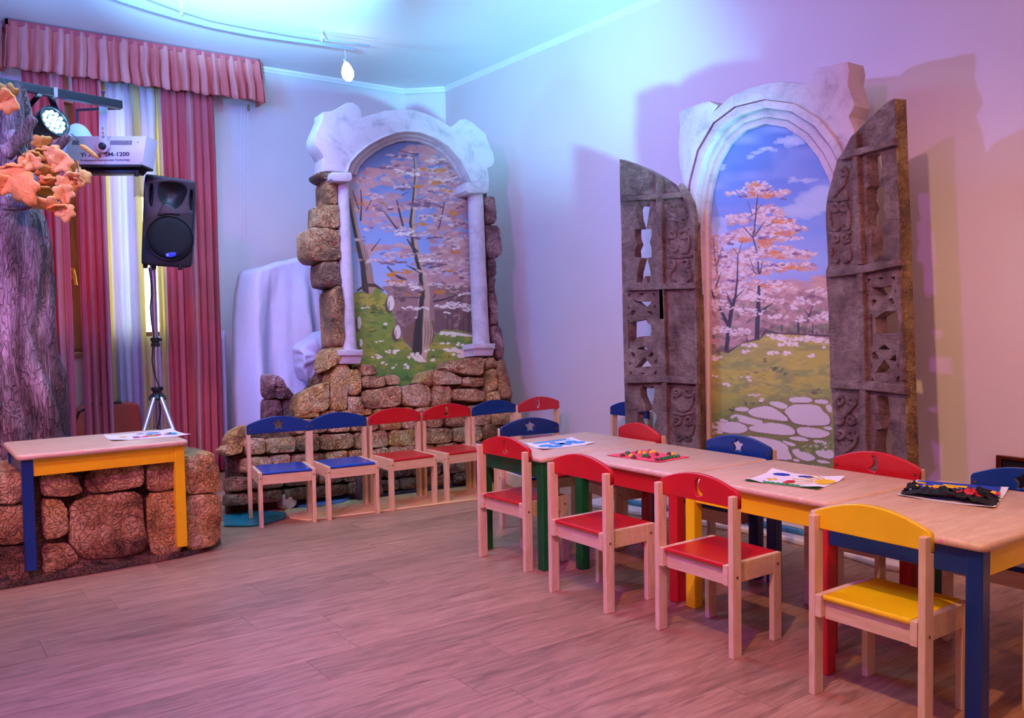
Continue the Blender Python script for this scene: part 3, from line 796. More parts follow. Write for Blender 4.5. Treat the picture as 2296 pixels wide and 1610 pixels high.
for k in range(5):
    an = 2 * PI * k / 5; blob_on(o, u2, ell(.52 + .04 * math.cos(an), .72 + .09 * math.sin(an), .03, .06, 8), 'felt_red', 'flower_petal')
for k in range(4): blob_on(o, u2, ell(.26 + .05 * math.cos(k * 1.6), .66 + .06 * math.sin(k * 1.6), .035, .025, 8), 'felt_yellow', 'flower_petal')
# 5 felt collage
o, u = quad_paper('felt_collage', 'blue felt collage with crumpled black, red and yellow strips on the blue-railed table', [(2012, 1113), (2056, 1080), (2262, 1097), (2231, 1142)], TZ, curl=.01)
blob_on(o, u, [(0.08, .42), (.28, .10), (.5, .04), (.97, .02), (.98, .92), (.5, .95), (.36, .92)], 'felt_blue', 'blue_felt', .003, .003)
def crumple(parent, uvp, a0, a1, b0, b1, mat, name, h, seed, n=26, m=6):
    v = []; f = []
    for j in range(m + 1):
        for i in range(n + 1):
            a, b_ = a0 + (a1 - a0) * i / n, b0 + (b1 - b0) * j / m
            p = uvp(a + .02 * math.sin(i * 1.7 + seed), b_ + .03 * math.sin(i * 2.3 + j + seed), .004)
            e = min(1, 3 * min(j, m - j) / m)
            v.append((p.x, p.y, p.z + e * h * (.45 + .75 * abs(noise.noise(Vector((i * .7 + seed, j * 1.1, seed)))) * 1.6)))
    for j in range(m):
        for i in range(n):
            k = j * (n + 1) + i; f.append((k, k + 1, k + n + 2, k + n + 1))
    return put(name, mesh(name, v, f), M[mat], parent, smooth=.5, solid=.001)
# axes of this sheet: a runs from its left to its far corner, b from there towards the viewer's right
crumple(o, u, .0, .30, .02, .98, 'felt_black', 'black_crepe', .030, 1.0, 10, 30)
crumple(o, u, .24, .44, .02, .16, 'felt_black', 'black_crepe', .026, 3.0, 8, 10)
crumple(o, u, .26, .46, .62, .98, 'felt_black', 'black_crepe', .026, 5.0, 8, 14)
crumple(o, u, .30, .52, .18, .62, 'felt_red', 'red_felt', .014, 7.0, 8, 14)
crumple(o, u, .18, .30, .50, .86, 'felt_red', 'red_felt', .036, 8.0, 6, 14)
for a, b_, l, w_ in ((.34, .2, .3, .035), (.42, .30, .26, .03), (.26, .38, .22, .03), (.30, .10, .06, .06), (.38, .9, .05, .06), (.42, .68, .10, .04), (.50, .52, .1, .03), (.50, .1, .1, .03)):
    blob_on(o, u, [(a, b_), (a + w_, b_), (a + w_ * .8, b_ + l), (a - w_ * .3, b_ + l)], 'felt_yellow', 'yellow_felt', .022, .003)
blob_on(o, u, [(.72, .34), (.80, .34), (.78, .48), (.80, .60), (.72, .60), (.75, .46)], 'felt_yellow', 'yellow_felt', .007, .003)
blob_on(o, u, [(.55, .86), (.74, .84), (.60, .97), (.52, .97)], 'felt_red', 'red_felt', .007, .003)

# ------------------------------------------------------------------ painted scenery: brush painter writing vertex colours on real panels
class Painter:
    def __init__(s, x0, y0, x1, y1, step, wref, k):
        s.k = k
        s.x0, s.y0, s.step = x0, y0, step
        s.w = int((x1 - x0) / step) + 1; s.h = int((y1 - y0) / step) + 1
        s.X, s.Y = np.meshgrid(x0 + np.arange(s.w) * step, y0 + np.arange(s.h) * step)
        s.a = np.zeros((s.h, s.w, 3)); s.rs = np.random.RandomState(5)
        s.wref = np.array(lin(wref))
    def c(s, rgb): return np.minimum(np.array(lin(rgb)) / s.wref * s.k, .9)
    def fill(s, stops):
        ys = [p for p, _ in stops]
        for k in range(3): s.a[..., k] = np.interp(s.Y, ys, [s.c(c)[k] for _, c in stops])
    def noise(s, sx, sy, seed=0):
        r = np.random.RandomState(seed); gw, gh = int(s.w * s.step / sx) + 3, int(s.h * s.step / sy) + 3
        g = r.rand(gh, gw); fx = (s.X - s.x0) / sx; fy = (s.Y - s.y0) / sy
        i, j = fx.astype(int), fy.astype(int); u, v = fx - i, fy - j; u = u * u * (3 - 2 * u); v = v * v * (3 - 2 * v)
        return (g[j, i] * (1 - u) + g[j, i + 1] * u) * (1 - v) + (g[j + 1, i] * (1 - u) + g[j + 1, i + 1] * u) * v
    def mix(s, mask, rgb):
        s.a += (s.c(rgb) - s.a) * np.clip(mask, 0, 1)[..., None]
    def win(s, xa, ya, xb, yb):
        i0, i1 = max(0, int((xa - s.x0) / s.step)), min(s.w, int((xb - s.x0) / s.step) + 2)
        j0, j1 = max(0, int((ya - s.y0) / s.step)), min(s.h, int((yb - s.y0) / s.step) + 2)
        return (slice(j0, j1), slice(i0, i1)) if i1 > i0 and j1 > j0 else None
    def blob(s, x, y, rx, ry, rgb, al=1.0, ang=0.0, soft=.35):
        R = max(rx, ry) * 1.3; w = s.win(x - R, y - R, x + R, y + R)
        if w is None: return
        dx, dy = s.X[w] - x, s.Y[w] - y
        if ang: ca, sa = math.cos(ang), math.sin(ang); dx, dy = dx * ca + dy * sa, -dx * sa + dy * ca
        d = (dx / rx) ** 2 + (dy / ry) ** 2
        m = np.clip((1.15 - d) / soft, 0, 1) * al
        s.a[w] += (s.c(rgb) - s.a[w]) * m[..., None]
    def line(s, pts, ws, rgb, al=1.0, side=0):
        if not isinstance(ws, (list, tuple)): ws = [ws] * len(pts)
        for (ax, ay), (bx, by), wa, wb in zip(pts, pts[1:], ws, ws[1:]):
            R = max(wa, wb) + 2; w = s.win(min(ax, bx) - R, min(ay, by) - R, max(ax, bx) + R, max(ay, by) + R)
            if w is None: continue
            dx, dy = bx - ax, by - ay; l2 = dx * dx + dy * dy + 1e-9
            t = np.clip(((s.X[w] - ax) * dx + (s.Y[w] - ay) * dy) / l2, 0, 1)
            qx, qy = s.X[w] - ax - t * dx, s.Y[w] - ay - t * dy
            d = np.hypot(qx, qy); r = (wa + (wb - wa) * t) / 2
            m = np.clip(r - d + .6, 0, 1) * al
            if side:
                sd = (qx * dy - qy * dx) / math.sqrt(l2) * side; m = m * np.clip(sd / (r * .25 + .01) + .5, 0, 1)
            s.a[w] += (s.c(rgb) - s.a[w]) * m[..., None]
    def inside(s, pts, w=None):
        X, Y = (s.X, s.Y) if w is None else (s.X[w], s.Y[w])
        m = np.zeros(X.shape, bool); n = len(pts)
        for i in range(n):
            (ax, ay), (bx, by) = pts[i], pts[(i + 1) % n]
            if ay == by: continue
            c = ((ay > Y) != (by > Y)) & (X < (bx - ax) * (Y - ay) / (by - ay) + ax); m ^= c
        return m
    def area(s, pts, rgb, al=1.0, var=None, amt=.5):
        w = s.win(min(p[0] for p in pts), min(p[1] for p in pts), max(p[0] for p in pts), max(p[1] for p in pts))
        if w is None: return
        m = s.inside(pts, w) * al
        s.a[w] += (s.c(rgb) - s.a[w]) * m[..., None]
    def spray(s, ells, n, cols, rx, ry, ang=.25, al=.9):
        """many small horizontal dabs inside a list of ellipses; cols = [(weight, rgb)]"""
        W = np.array([c[0] for c in cols], float); W /= W.sum()
        A = np.array([e[2] * e[3] for e in ells], float); A /= A.sum()
        for _ in range(n):
            e = ells[s.rs.choice(len(ells), p=A)]; t = s.rs.rand() * 2 * PI; q = math.sqrt(s.rs.rand())
            c = cols[s.rs.choice(len(cols), p=W)][1]; k = .55 + .9 * s.rs.rand()
            s.blob(e[0] + e[2] * q * math.cos(t), e[1] + e[3] * q * math.sin(t), rx * k, ry * k, c, al, (s.rs.rand() - .5) * 2 * ang, .5)
    def to_mesh(s, pl, keep, name):
        """vertices on the panel plane; the part of the board outside the outline is cut away"""
        n = s.w * s.h
        X2 = (s.X - 1148) / F_PX; V2 = (s.Y - 805) / F_PX
        cr, sr = math.cos(ROLL), math.sin(ROLL); X = X2 * cr + V2 * sr; V = -X2 * sr + V2 * cr
        cp, sp = math.cos(PITCH), math.sin(PITCH); y = cp - V * sp; z = -sp - V * cp
        cb, sb = math.cos(YAW), math.sin(YAW)
        D = np.stack([X * cb + y * sb, -X * sb + y * cb, z], -1)
        nn = np.array(pl.n); k = float(pl.n.dot(pl.o - CAM)) / (D @ nn)
        P = np.array(CAM) + D * k[..., None] - np.array(pl.o)
        L = np.stack([P @ np.array(pl.u), P @ np.array(pl.v), np.zeros_like(k)], -1).reshape(-1, 3)
        m = s.inside(keep); q = m[:-1, :-1] & m[1:, :-1] & m[:-1, 1:] & m[1:, 1:]
        j, i = np.nonzero(q); a = j * s.w + i
        F = np.stack([a + s.w, a + s.w + 1, a + 1, a], 1)
        used = np.unique(F); remap = np.full(n, -1); remap[used] = np.arange(len(used))
        F = remap[F]; Lv = L[used]; C = s.a.reshape(-1, 3)[used]
        me = bpy.data.meshes.new(name); me.vertices.add(len(Lv)); me.vertices.foreach_set('co', Lv.astype(np.float32).ravel())
        me.loops.add(F.size); me.loops.foreach_set('vertex_index', F.astype(np.int32).ravel())
        me.polygons.add(len(F)); me.polygons.foreach_set('loop_start', (np.arange(len(F)) * 4).astype(np.int32))
        me.update(calc_edges=True)
        at = me.color_attributes.new('paint', 'FLOAT_COLOR', 'POINT')
        at.data.foreach_set('color', np.concatenate([np.clip(C, 0, 1), np.ones((len(C), 1))], 1).astype(np.float32).ravel())
        me.validate()
        return me
M['painting'] = mat_vcol('scenery_paint')

# ---- left picture: blossoming trees on a green slope
A = lambda *p: zpts(p, 770, 310, 4.877)
B = lambda *p: zpts(p, 770, 600, 5.748)
p1 = Painter(764, 312, 1084, 872, 1.15, (205, 172, 208), .70)
p1.fill([(312, (92, 96, 152)), (420, (112, 110, 170)), (520, (132, 134, 198)), (600, (146, 148, 212)), (640, (160, 150, 205)), (880, (150, 130, 160))])
nz = p1.noise(60, 30, 1); p1.mix((nz > .55) * (nz - .55) * 2.2 * (p1.Y < 640), (168, 140, 190))
light, mid, dark, orange, pale = (214, 158, 172), (188, 118, 130), (116, 68, 96), (196, 104, 44), (220, 176, 194)
haze = [(1010, 360, 70, 40), (900, 385, 50, 25), (1000, 430, 75, 50), (1020, 520, 60, 70), (870, 460, 55, 25), (850, 400, 40, 22), (1000, 600, 75, 45), (800, 430, 30, 30), (815, 470, 40, 18), (860, 500, 50, 14), (1020, 660, 50, 40), (880, 560, 45, 16), (930, 640, 70, 25), (820, 560, 30, 12), (960, 345, 60, 22)]
p1.spray(haze, 900, [(6, mid), (1.5, (176, 104, 122)), (1, (206, 140, 146))], 11, 4.5, .4, .75)
p1.line(B((560, 0), (620, 60), (700, 130), (790, 165)), [3, 4, 5, 4], (90, 55, 70))
# far woods and slope
p1.area(B((480, 250), (700, 230), (1000, 240), (1300, 230), (1700, 260), (1700, 860), (1170, 830), (760, 960), (640, 700), (560, 330)), (150, 92, 102))
p1.area(B((1160, 540), (1700, 560), (1700, 860), (1450, 800), (1170, 850)), (112, 66, 74)); p1.area(B((660, 560), (960, 560), (920, 760), (740, 900), (660, 700)), (134, 80, 92))
p1.spray([(1030, 700, 36, 35), (900, 715, 22, 26), (1030, 660, 34, 18), (890, 660, 25, 20)], 200, [(2, (128, 76, 86)), (2, (100, 58, 66)), (1, (166, 108, 118)), (.6, (110, 90, 70))], 6, 3.5, 1.2, .7)
for x in (1000, 1012, 1030, 1036, 1048): p1.line([(x, 745), (x + 2, 700 + (x % 9))], [3, 1], (66, 40, 46), .8)
green = B((130, 330), (240, 300), (330, 260), (430, 265), (500, 320), (560, 370), (640, 600), (660, 720), (740, 920), (900, 1090), (1000, 1160), (1170, 860), (1270, 800), (1460, 810), (1700, 880), (1720, 1640), (60, 1640), (60, 600))
p1.area(green, (118, 112, 50)); gm_ = p1.inside(green)
n1, n2, n3 = p1.noise(34, 16, 2), p1.noise(16, 7, 3), p1.noise(60, 50, 4)
p1.mix(gm_ * np.clip((n1 - .48) * 4, 0, 1) * .8, (166, 128, 56)); p1.mix(gm_ * np.clip((n2 - .58) * 5, 0, 1) * .55, (72, 92, 44))
p1.mix(gm_ * np.clip((p1.Y - 785) / 60, 0, 1) * np.clip(n3 * 1.6, 0, 1) * .8, (66, 98, 46))
p1.spray([(850, 800, 60, 50), (1030, 800, 40, 40), (840, 700, 40, 40)], 120, [(2, (150, 122, 52)), (2, (84, 96, 44)), (.7, (168, 116, 84))], 6, 2, .5, .6)
p1.spray([(870, 850, 60, 12), (960, 855, 50, 10), (1000, 830, 40, 10), (845, 690, 20, 20)], 60, [(1, (48, 62, 38))], 6, 1.8, .3, .7)
# bigger trunk
p1.area(B((750, 800), (930, 680), (1160, 690), (1170, 880), (1100, 1010), (1000, 1160), (900, 1080), (760, 940)), (118, 70, 66))
tr = [(928, 352), (930, 400), (926, 450), (921, 500), (928, 555), (944, 610), (950, 660), (946, 720), (943, 770), (942, 800)]
p1.line(tr, [4, 7, 9, 13, 16, 19, 24, 30, 34, 26], (188, 132, 128)); p1.line(tr, [4, 6, 8, 11, 14, 16, 20, 26, 30, 22], (62, 42, 46), 1, -1)
p1.line(B((960, 690), (950, 900), (940, 1080)), [15, 20, 22], (58, 40, 44)); p1.line(B((1070, 690), (1090, 850), (1060, 1010)), [16, 22, 12], (176, 122, 114), .9)
for x in (1040, 1075, 1110, 1140): p1.line(B((x, 700), (x + 10, 840), (x - 10, 1000)), [1, 1.6, 1], (104, 66, 64))
# left trunk
tl = [(783, 450), (795, 510), (806, 555), (817, 595), (824, 645)]
p1.line(tl, [10, 13, 17, 22, 30], (164, 112, 108)); p1.line(tl, [10, 13, 17, 22, 28], (60, 42, 46), 1, -1)
for o_ in (0, 5, 9): p1.line([(806 + o_, 545), (822 + o_, 600), (828 + o_, 645)], [1, 1.4, 1], (98, 62, 62))
p1.line([(800, 652), (818, 640), (838, 640), (858, 652)], [4, 7, 7, 3], (70, 44, 40))
# branches
br = (70, 44, 58)
for pts, ws in ((A((180, 570), (190, 700), (180, 900)), [2, 3, 4]), (A((90, 580), (160, 780)), [1.5, 3]), (A((300, 680), (240, 790)), [1.5, 2.5]), (A((575, 680), (600, 800), (650, 990)), [2, 4, 4]), (A((430, 800), (580, 1000)), [2, 4]),
                (A((690, 1110), (740, 1190), (800, 1240)), [3, 5, 5]), (A((600, 140), (720, 170), (810, 180)), [1.2, 2, 3]), (A((1100, 680), (1060, 890), (1030, 1000)), [2, 2.5, 2]), (A((830, 870), (1000, 855)), [3, 1.5]), (A((920, 1420), (1150, 1375)), [4, 1.5]),
                (A((400, 1100), (300, 1230)), [1, 3]), (A((680, 1390), (820, 1460)), [1.5, 4]), (A((470, 1400), (560, 1500), (680, 1555)), [2, 4, 5]), (A((640, 510), (760, 550)), [1.5, 3]), (A((630, 630), (700, 590)), [2, 1]),
                (B((1160, 440), (1300, 410), (1480, 345)), [5, 4, 1.5]), (B((1140, 210), (1260, 195)), [4, 1.5]), (B((920, 280), (1000, 370)), [2, 4]), (B((740, 385), (980, 392)), [1, 3]), (B((1250, 230), (1150, 390)), [1.2, 2.5]), (B((850, 0), (970, 60)), [2, 5])):
    p1.line(pts, ws, br)
# dabs of blossom, laid in flat drifts
drift = [(880, 350, 20, 5), (905, 352, 26, 5), (985, 362, 30, 6), (880, 376, 32, 5), (960, 388, 60, 9), (1010, 405, 50, 10), (900, 418, 24, 6), (985, 430, 50, 8), (1025, 445, 30, 12), (960, 450, 40, 7), (840, 440, 22, 7), (815, 405, 24, 6), (930, 464, 40, 6), (850, 466, 26, 5), (980, 490, 60, 8), (1030, 505, 30, 9), (870, 515, 55, 5), (920, 525, 40, 7), (1010, 535, 45, 7), (800, 535, 18, 5), (1005, 552, 22, 6), (890, 572, 40, 7), (985, 578, 50, 9), (1030, 590, 30, 12), (850, 585, 50, 5), (985, 610, 60, 8), (1040, 620, 20, 10), (900, 636, 30, 7), (1000, 640, 45, 7), (935, 645, 14, 8), (1030, 655, 24, 6)]
p1.spray(drift, 900, [(5, light), (4, mid), (1.4, dark), (.4, pale)], 5.4, 2.0, .3, .8)
p1.spray([(910, 352, 28, 3), (1000, 368, 22, 3), (865, 377, 26, 2.5), (905, 425, 18, 2.5), (950, 460, 36, 5), (1010, 465, 30, 3), (855, 470, 20, 3), (800, 540, 16, 4), (955, 535, 28, 3), (880, 590, 36, 4), (970, 595, 26, 4), (1040, 625, 16, 3), (1020, 375, 22, 4)], 120, [(1, dark), (.6, (138, 84, 112))], 6, 2, .15, .95)
p1.spray([(955, 380, 16, 3), (985, 384, 14, 4), (937, 418, 12, 6), (975, 412, 12, 4), (1000, 428, 14, 5), (860, 458, 12, 5), (810, 458, 16, 3), (970, 482, 10, 3), (1013, 480, 12, 6), (940, 505, 16, 5), (1012, 566, 16, 3), (905, 580, 10, 4), (900, 612, 26, 6), (870, 616, 12, 5), (885, 632, 18, 4), (1005, 606, 10, 4), (985, 655, 14, 6), (925, 660, 16, 4)], 150, [(3, orange), (1, (176, 92, 46))], 4.2, 2, .4, .95)
p1.spray([(925, 392, 20, 4), (895, 384, 14, 4), (905, 522, 22, 7), (1015, 555, 16, 5), (925, 643, 14, 8), (940, 692, 24, 3), (930, 714, 14, 2), (1010, 685, 36, 7), (920, 690, 20, 4), (1040, 660, 20, 4), (1045, 690, 12, 9), (1000, 702, 8, 2), (965, 585, 26, 4)], 170, [(1, pale), (1, (232, 200, 206))], 3.6, 1.7, .3, .95)
# white stones and flowers on the grass
for x, y, a_, b_ in ((873, 681, 10, 19), (888, 746, 9, 17), (802, 725, 6, 16), (806, 770, 5, 10)):
    p1.blob(x - 2, y + 4, a_, b_, (92, 56, 60)); p1.blob(x + 1.5, y - 1, a_ * .8, b_ * .9, (222, 182, 190)); p1.line([(x - 2, y - 4), (x - 3, y + 10)], [2, 4], (130, 86, 88), .8)
p1.spray([(818, 690, 8, 4), (862, 730, 7, 4), (850, 765, 10, 5), (880, 788, 16, 4), (840, 800, 12, 5), (838, 812, 8, 4), (860, 815, 8, 3), (882, 822, 7, 5), (910, 822, 8, 6), (1000, 770, 14, 5), (1030, 772, 12, 4), (1010, 785, 18, 6), (1035, 796, 22, 8), (930, 800, 16, 9), (960, 786, 14, 3), (1030, 752, 36, 3), (995, 748, 10, 3), (970, 808, 6, 3)], 130, [(1, (226, 184, 190)), (.4, (238, 206, 208))], 3.4, 1.9, .4, .95)
p1.line(B((860, 1130), (960, 1190), (1050, 1210)), [4, 9, 3], (222, 178, 184)); p1.line(B((1400, 1060), (1540, 1090)), [9, 8], (222, 178, 184)); p1.line(B((1480, 1140), (1650, 1130)), [9, 14], (214, 170, 176)); p1.line(B((1250, 840), (1400, 850), (1680, 890)), [6, 7, 4], (226, 184, 190))
p1.spray([(935, 815, 8, 3), (975, 800, 14, 3), (1000, 800, 10, 3), (835, 745, 10, 4), (860, 735, 6, 3)], 30, [(1, (66, 50, 34))], 3, 1, .5, .8)

# ------------------------------------------------------------------ left backdrop: ruined stone arch
AP = Plane((2.9, 5.10, 0), (1, 0, 0), (0, -math.cos(.09), math.sin(.09)))
RP = Plane((2.5, 4.985, 0), (1, -.03, 0), (-.03, -math.cos(.16), math.sin(.16)))
arch = thing('arch_backdrop', 'ruined stone arch backdrop with white columns around a painting of blossoming trees', 'stage set', (2.9, 5.1, 0))
C4 = lambda *p: zpts(p, 500, 200, 2.684)
C6 = lambda *p: zpts(p, 680, 360, 3.222)
C7 = lambda *p: zpts(p, 1000, 380, 2.875)
C8 = lambda *p: zpts(p, 560, 780, 3.703)
inner_arch = C4((755, 500), (775, 440), (820, 390), (880, 340), (960, 295), (1050, 262), (1110, 256), (1190, 262), (1280, 295), (1360, 345), (1425, 420), (1470, 500), (1500, 560))
panel_edge = C4((748, 640), (770, 520), (800, 468), (850, 412), (930, 366), (1040, 344), (1110, 340), (1200, 358), (1290, 398), (1370, 460), (1430, 540), (1460, 600), (1475, 700))
keep = panel_edge + [(1072, 500), (1078, 700), (1084, 860), (1075, 872), (800, 872), (790, 700), (778, 500)]
me = p1.to_mesh(AP, [(764, 313), (1084, 313), (1084, 872), (764, 872)] if 0 else [(768, 560), (772, 420), (800, 360), (860, 325), (915, 318), (985, 330), (1045, 380), (1075, 450), (1083, 600), (1083, 871), (790, 871), (776, 700)], 'painting')
put('painted_panel', me, M['painting'], arch, matrix=AP.mat(.012), smooth=3.1)
# backing board behind everything
back = [(748, 395), (790, 320), (900, 275), (1020, 290), (1090, 400), (1110, 640), (1130, 830), (1140, 1090), (690, 1110), (640, 940), (735, 800), (725, 600)]
put('backing_board', plate(AP.poly(back), [], .03, .002), M['mortar'], arch, matrix=AP.mat(-.04))
outer = C4((655, 492), (600, 497), (608, 410), (585, 372), (556, 332), (553, 282), (582, 215), (602, 168), (603, 136), (660, 130), (702, 106), (745, 80), (785, 80), (818, 104), (836, 140), (838, 172),
           (900, 150), (980, 128), (1090, 118), (1160, 126), (1240, 152), (1300, 180), (1372, 226), (1395, 210), (1430, 180), (1465, 178), (1505, 200), (1545, 238), (1585, 268), (1592, 300), (1612, 352), (1628, 382), (1636, 432), (1622, 462), (1592, 476), (1604, 540), (1602, 590), (1570, 600), (1510, 565))
crown = outer + inner_arch[::-1]
put('stone_crown', plate(AP.poly(crown, .115), [], .15, .008), M['plaster'], arch, matrix=AP.mat(-.035), smooth=.6)
def arc_shift(pts, c, k): return [(c[0] + (p[0] - c[0]) * k, c[1] + (p[1] - c[1]) * k) for p in pts]
cc = (918, 440)
def band(name, k0, k1, h0, h1, mat, sm=.6):
    a = arc_shift(inner_arch, cc, k0); b_ = arc_shift(inner_arch, cc, k1)
    put(name, plate(AP.poly(a + b_[::-1], h1), [], h1 - h0, .006), mat, arch, matrix=AP.mat(h0), smooth=sm)
band('arch_molding', 1.0, 1.035, .0, .132, M['plaster'])
band('arch_molding', .93, 1.0, .0, .075, M['plaster'])
band('arch_molding', .865, .935, .0, .04, M['plaster2'])
def column(top, bot, cap, base):
    """px lines: shaft top (xl, xr, y), shaft bottom, capital and base boxes"""
    tl, tr_, b0, b1 = AP.uv(top[0], top[2], .1), AP.uv(top[1], top[2], .1), AP.uv(bot[0], bot[2], .1), AP.uv(bot[1], bot[2], .1)
    v = []; n = 20; rows = 14
    for j in range(rows + 1):
        t = j / rows
        cx = (tl[0] + tr_[0]) / 2 * (1 - t) + (b0[0] + b1[0]) / 2 * t; y = tl[1] * (1 - t) + b0[1] * t
        r = (abs(tr_[0] - tl[0]) * (1 - t) + abs(b1[0] - b0[0]) * t) / 2
        if j == rows: r *= 1.06
        for k in range(n):
            a = 2 * PI * k / n; w_ = 1 + .03 * noise.noise(Vector((k * .7, j * .9, tl[0])))
            v.append((cx + r * w_ * math.cos(a), y, .085 + r * w_ * math.sin(a)))
    f = [(j * n + k, (j + 1) * n + k, (j + 1) * n + (k + 1) % n, j * n + (k + 1) % n) for j in range(rows) for k in range(n)]
    s_ = put('column', mesh('column', v, f), M['plaster'], arch, matrix=AP.mat(), smooth=1.2)
    def boxy(name, poly, h0, h1, bev, mat='plaster'):
        put(name, plate(AP.poly(poly, h1), [], h1 - h0, bev), M[mat], s_, matrix=AP.mat(h0), smooth=.7)
    x0, y0, x1, y1 = cap
    boxy('capital', [(x0 + 4, y0), (x1 - 4, y0 + 1), (x1, y0 + 6), (x1, y1 - 5), (x1 - 6, y1), (x0 + 6, y1), (x0, y1 - 6), (x0, y0 + 6)], .0, .165, .012)
    x0, y0, x1, y1 = base
    ym = y0 + (y1 - y0) * .42
    boxy('column_base', [(x0, y0), (x1, y0), (x1, ym), (x0, ym)], .0, .168, .006)
    boxy('column_base', [(x0 + 1, ym), (x1 - 2, ym), (x1 - 6, y1), (x0 + 2, y1)], .0, .155, .006, 'plaster2')
column((757, 782, 402), (768, 800, 786), (742, 385, 791, 407), (761, 784, 814, 816))
column((1053, 1082, 424), (1065, 1097, 772), (1045, 407, 1097, 433), (1063, 770, 1111, 798))
si = 0
def stones(pl, polys, h, mat, parent, amp=.016, n=32, back=.06, freq=13, hv=.3):
    global si
    for q in polys:
        si += 1
        hh = h * (1 + hv * (rnd.random() - .5))
        me = stone_mesh(pl.poly(q, hh * .6), hh, si * 2.37, n, amp, freq, back)
        put('stone', me, M[mat], parent, matrix=pl.mat(), smooth=.75)
stones(AP, [C6((95, 90), (190, 80), (225, 105), (228, 150), (150, 152), (100, 122)), C6((108, 830), (110, 735), (250, 728), (262, 905), (222, 922), (120, 902))], .10, 'rock_dark', arch)
stones(AP, [C6((146, 155), (228, 148), (230, 328), (150, 322)), C6((95, 335), (120, 320), (236, 330), (245, 500), (90, 487)), C6((8, 522), (40, 495), (170, 497), (245, 508), (260, 720), (170, 738), (60, 732), (15, 692)),
            C6((180, 960), (225, 918), (265, 908), (276, 1345), (196, 1340), (186, 1100))], .12, 'rock_brown', arch)
stones(AP, [C6((138, 1510), (150, 1400), (190, 1350), (272, 1350), (262, 1460), (200, 1495))], .12, 'rock_yellow', arch)
stones(AP, [C7((232, 178), (297, 178), (318, 310), (300, 356), (238, 356)), C7((238, 362), (330, 362), (352, 545), (310, 578), (246, 580)), C7((250, 586), (306, 582), (309, 690), (255, 696)), C7((255, 700), (299, 698), (296, 790), (258, 792)),
            C7((262, 796), (312, 800), (320, 1000), (270, 1005)), C7((270, 1010), (342, 1012), (356, 1218), (300, 1218), (282, 1120)), C7((318, 1222), (362, 1215), (414, 1460), (408, 1482), (343, 1478))], .10, 'rock_red', arch)
stones(RP, [C8((660, 192), (722, 140), (812, 146), (822, 182), (802, 462), (792, 522), (700, 532), (655, 502)), C8((390, 442), (420, 372), (600, 292), (650, 282), (655, 502), (600, 532), (420, 562), (385, 542)), C8((815, 186), (880, 181), (910, 212), (915, 372), (870, 396), (815, 382)),
            C8((608, 205), (640, 60), (690, 0), (745, 0), (742, 122), (680, 152)), C8((1405, 292), (1450, 200), (1482, 186), (1500, 310), (1480, 318)), C8((1945, 192), (2020, 172), (2036, 302), (2030, 352), (1960, 372)), C8((1955, 382), (2040, 356), (2062, 382), (2056, 452), (1950, 448))], .10, 'rock_yellow', arch)
stones(RP, [C8((905, 142), (1000, 140), (1042, 180), (1048, 226), (920, 236)), C8((920, 242), (1108, 236), (1112, 312), (1090, 326), (925, 342)), C8((1116, 226), (1190, 222), (1230, 250), (1240, 302), (1130, 316)), C8((925, 352), (1230, 322), (1240, 346), (1240, 472), (1190, 496), (960, 516), (925, 462)),
            C8((810, 404), (902, 406), (936, 522), (925, 546), (815, 536)), C8((1252, 322), (1400, 302), (1470, 322), (1490, 402), (1480, 482), (1390, 496), (1256, 482)), C8((1484, 200), (1482, 186), (1620, 190), (1746, 250), (1746, 308), (1600, 310), (1500, 314)), C8((1590, 182), (1630, 110), (1700, 100), (1900, 80), (1932, 110), (1926, 230), (1830, 236), (1650, 196)),
            C8((1755, 252), (1900, 250), (1930, 272), (1932, 312), (1860, 332), (1755, 316)), C8((1492, 322), (1650, 322), (1664, 402), (1650, 492), (1500, 502)), C8((1667, 342), (1870, 346), (1940, 372), (1945, 442), (1850, 452), (1672, 432)), C8((1932, 92), (2010, 80), (2036, 122), (2032, 162), (1940, 182)),
            C8((2040, 122), (2090, 110), (2150, 302), (2168, 412), (2070, 422), (2045, 352))], .09, 'rock', arch)
# courses behind the chairs, running down to the floor
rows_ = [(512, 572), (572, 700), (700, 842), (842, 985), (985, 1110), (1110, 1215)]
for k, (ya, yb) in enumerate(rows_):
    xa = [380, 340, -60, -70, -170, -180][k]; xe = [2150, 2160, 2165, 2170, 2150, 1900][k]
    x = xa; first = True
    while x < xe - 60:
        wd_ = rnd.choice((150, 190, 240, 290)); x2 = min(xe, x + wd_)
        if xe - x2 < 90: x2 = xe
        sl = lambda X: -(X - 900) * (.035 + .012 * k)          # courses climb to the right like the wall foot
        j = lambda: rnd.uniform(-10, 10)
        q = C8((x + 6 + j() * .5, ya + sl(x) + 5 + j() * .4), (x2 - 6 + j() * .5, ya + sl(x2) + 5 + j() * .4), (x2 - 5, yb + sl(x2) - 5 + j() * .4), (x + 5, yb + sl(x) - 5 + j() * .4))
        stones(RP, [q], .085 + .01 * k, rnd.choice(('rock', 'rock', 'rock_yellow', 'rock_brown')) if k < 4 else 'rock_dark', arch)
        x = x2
stones(RP, [C8((-190, 560 + 200), (-150, 690), (-60, 640), (0, 660), (0, 760), (-60, 830), (-180, 840)), C8((-250, 850), (-190, 800), (-70, 790), (-70, 870), (-180, 900))], .10, 'rock_yellow', arch)
corew = [C8((390, 450))[0], C8((650, 290))[0], C8((940, 250))[0], C8((1240, 320))[0], C8((1470, 260))[0], C8((1640, 150))[0], C8((2090, 130))[0], C8((2160, 420))[0], C8((2160, 1110))[0], (1080, 1082), (850, 1108), (690, 1122), (508, 1162), C8((-190, 900))[0], C8((-60, 660))[0], C8((330, 560))[0]]
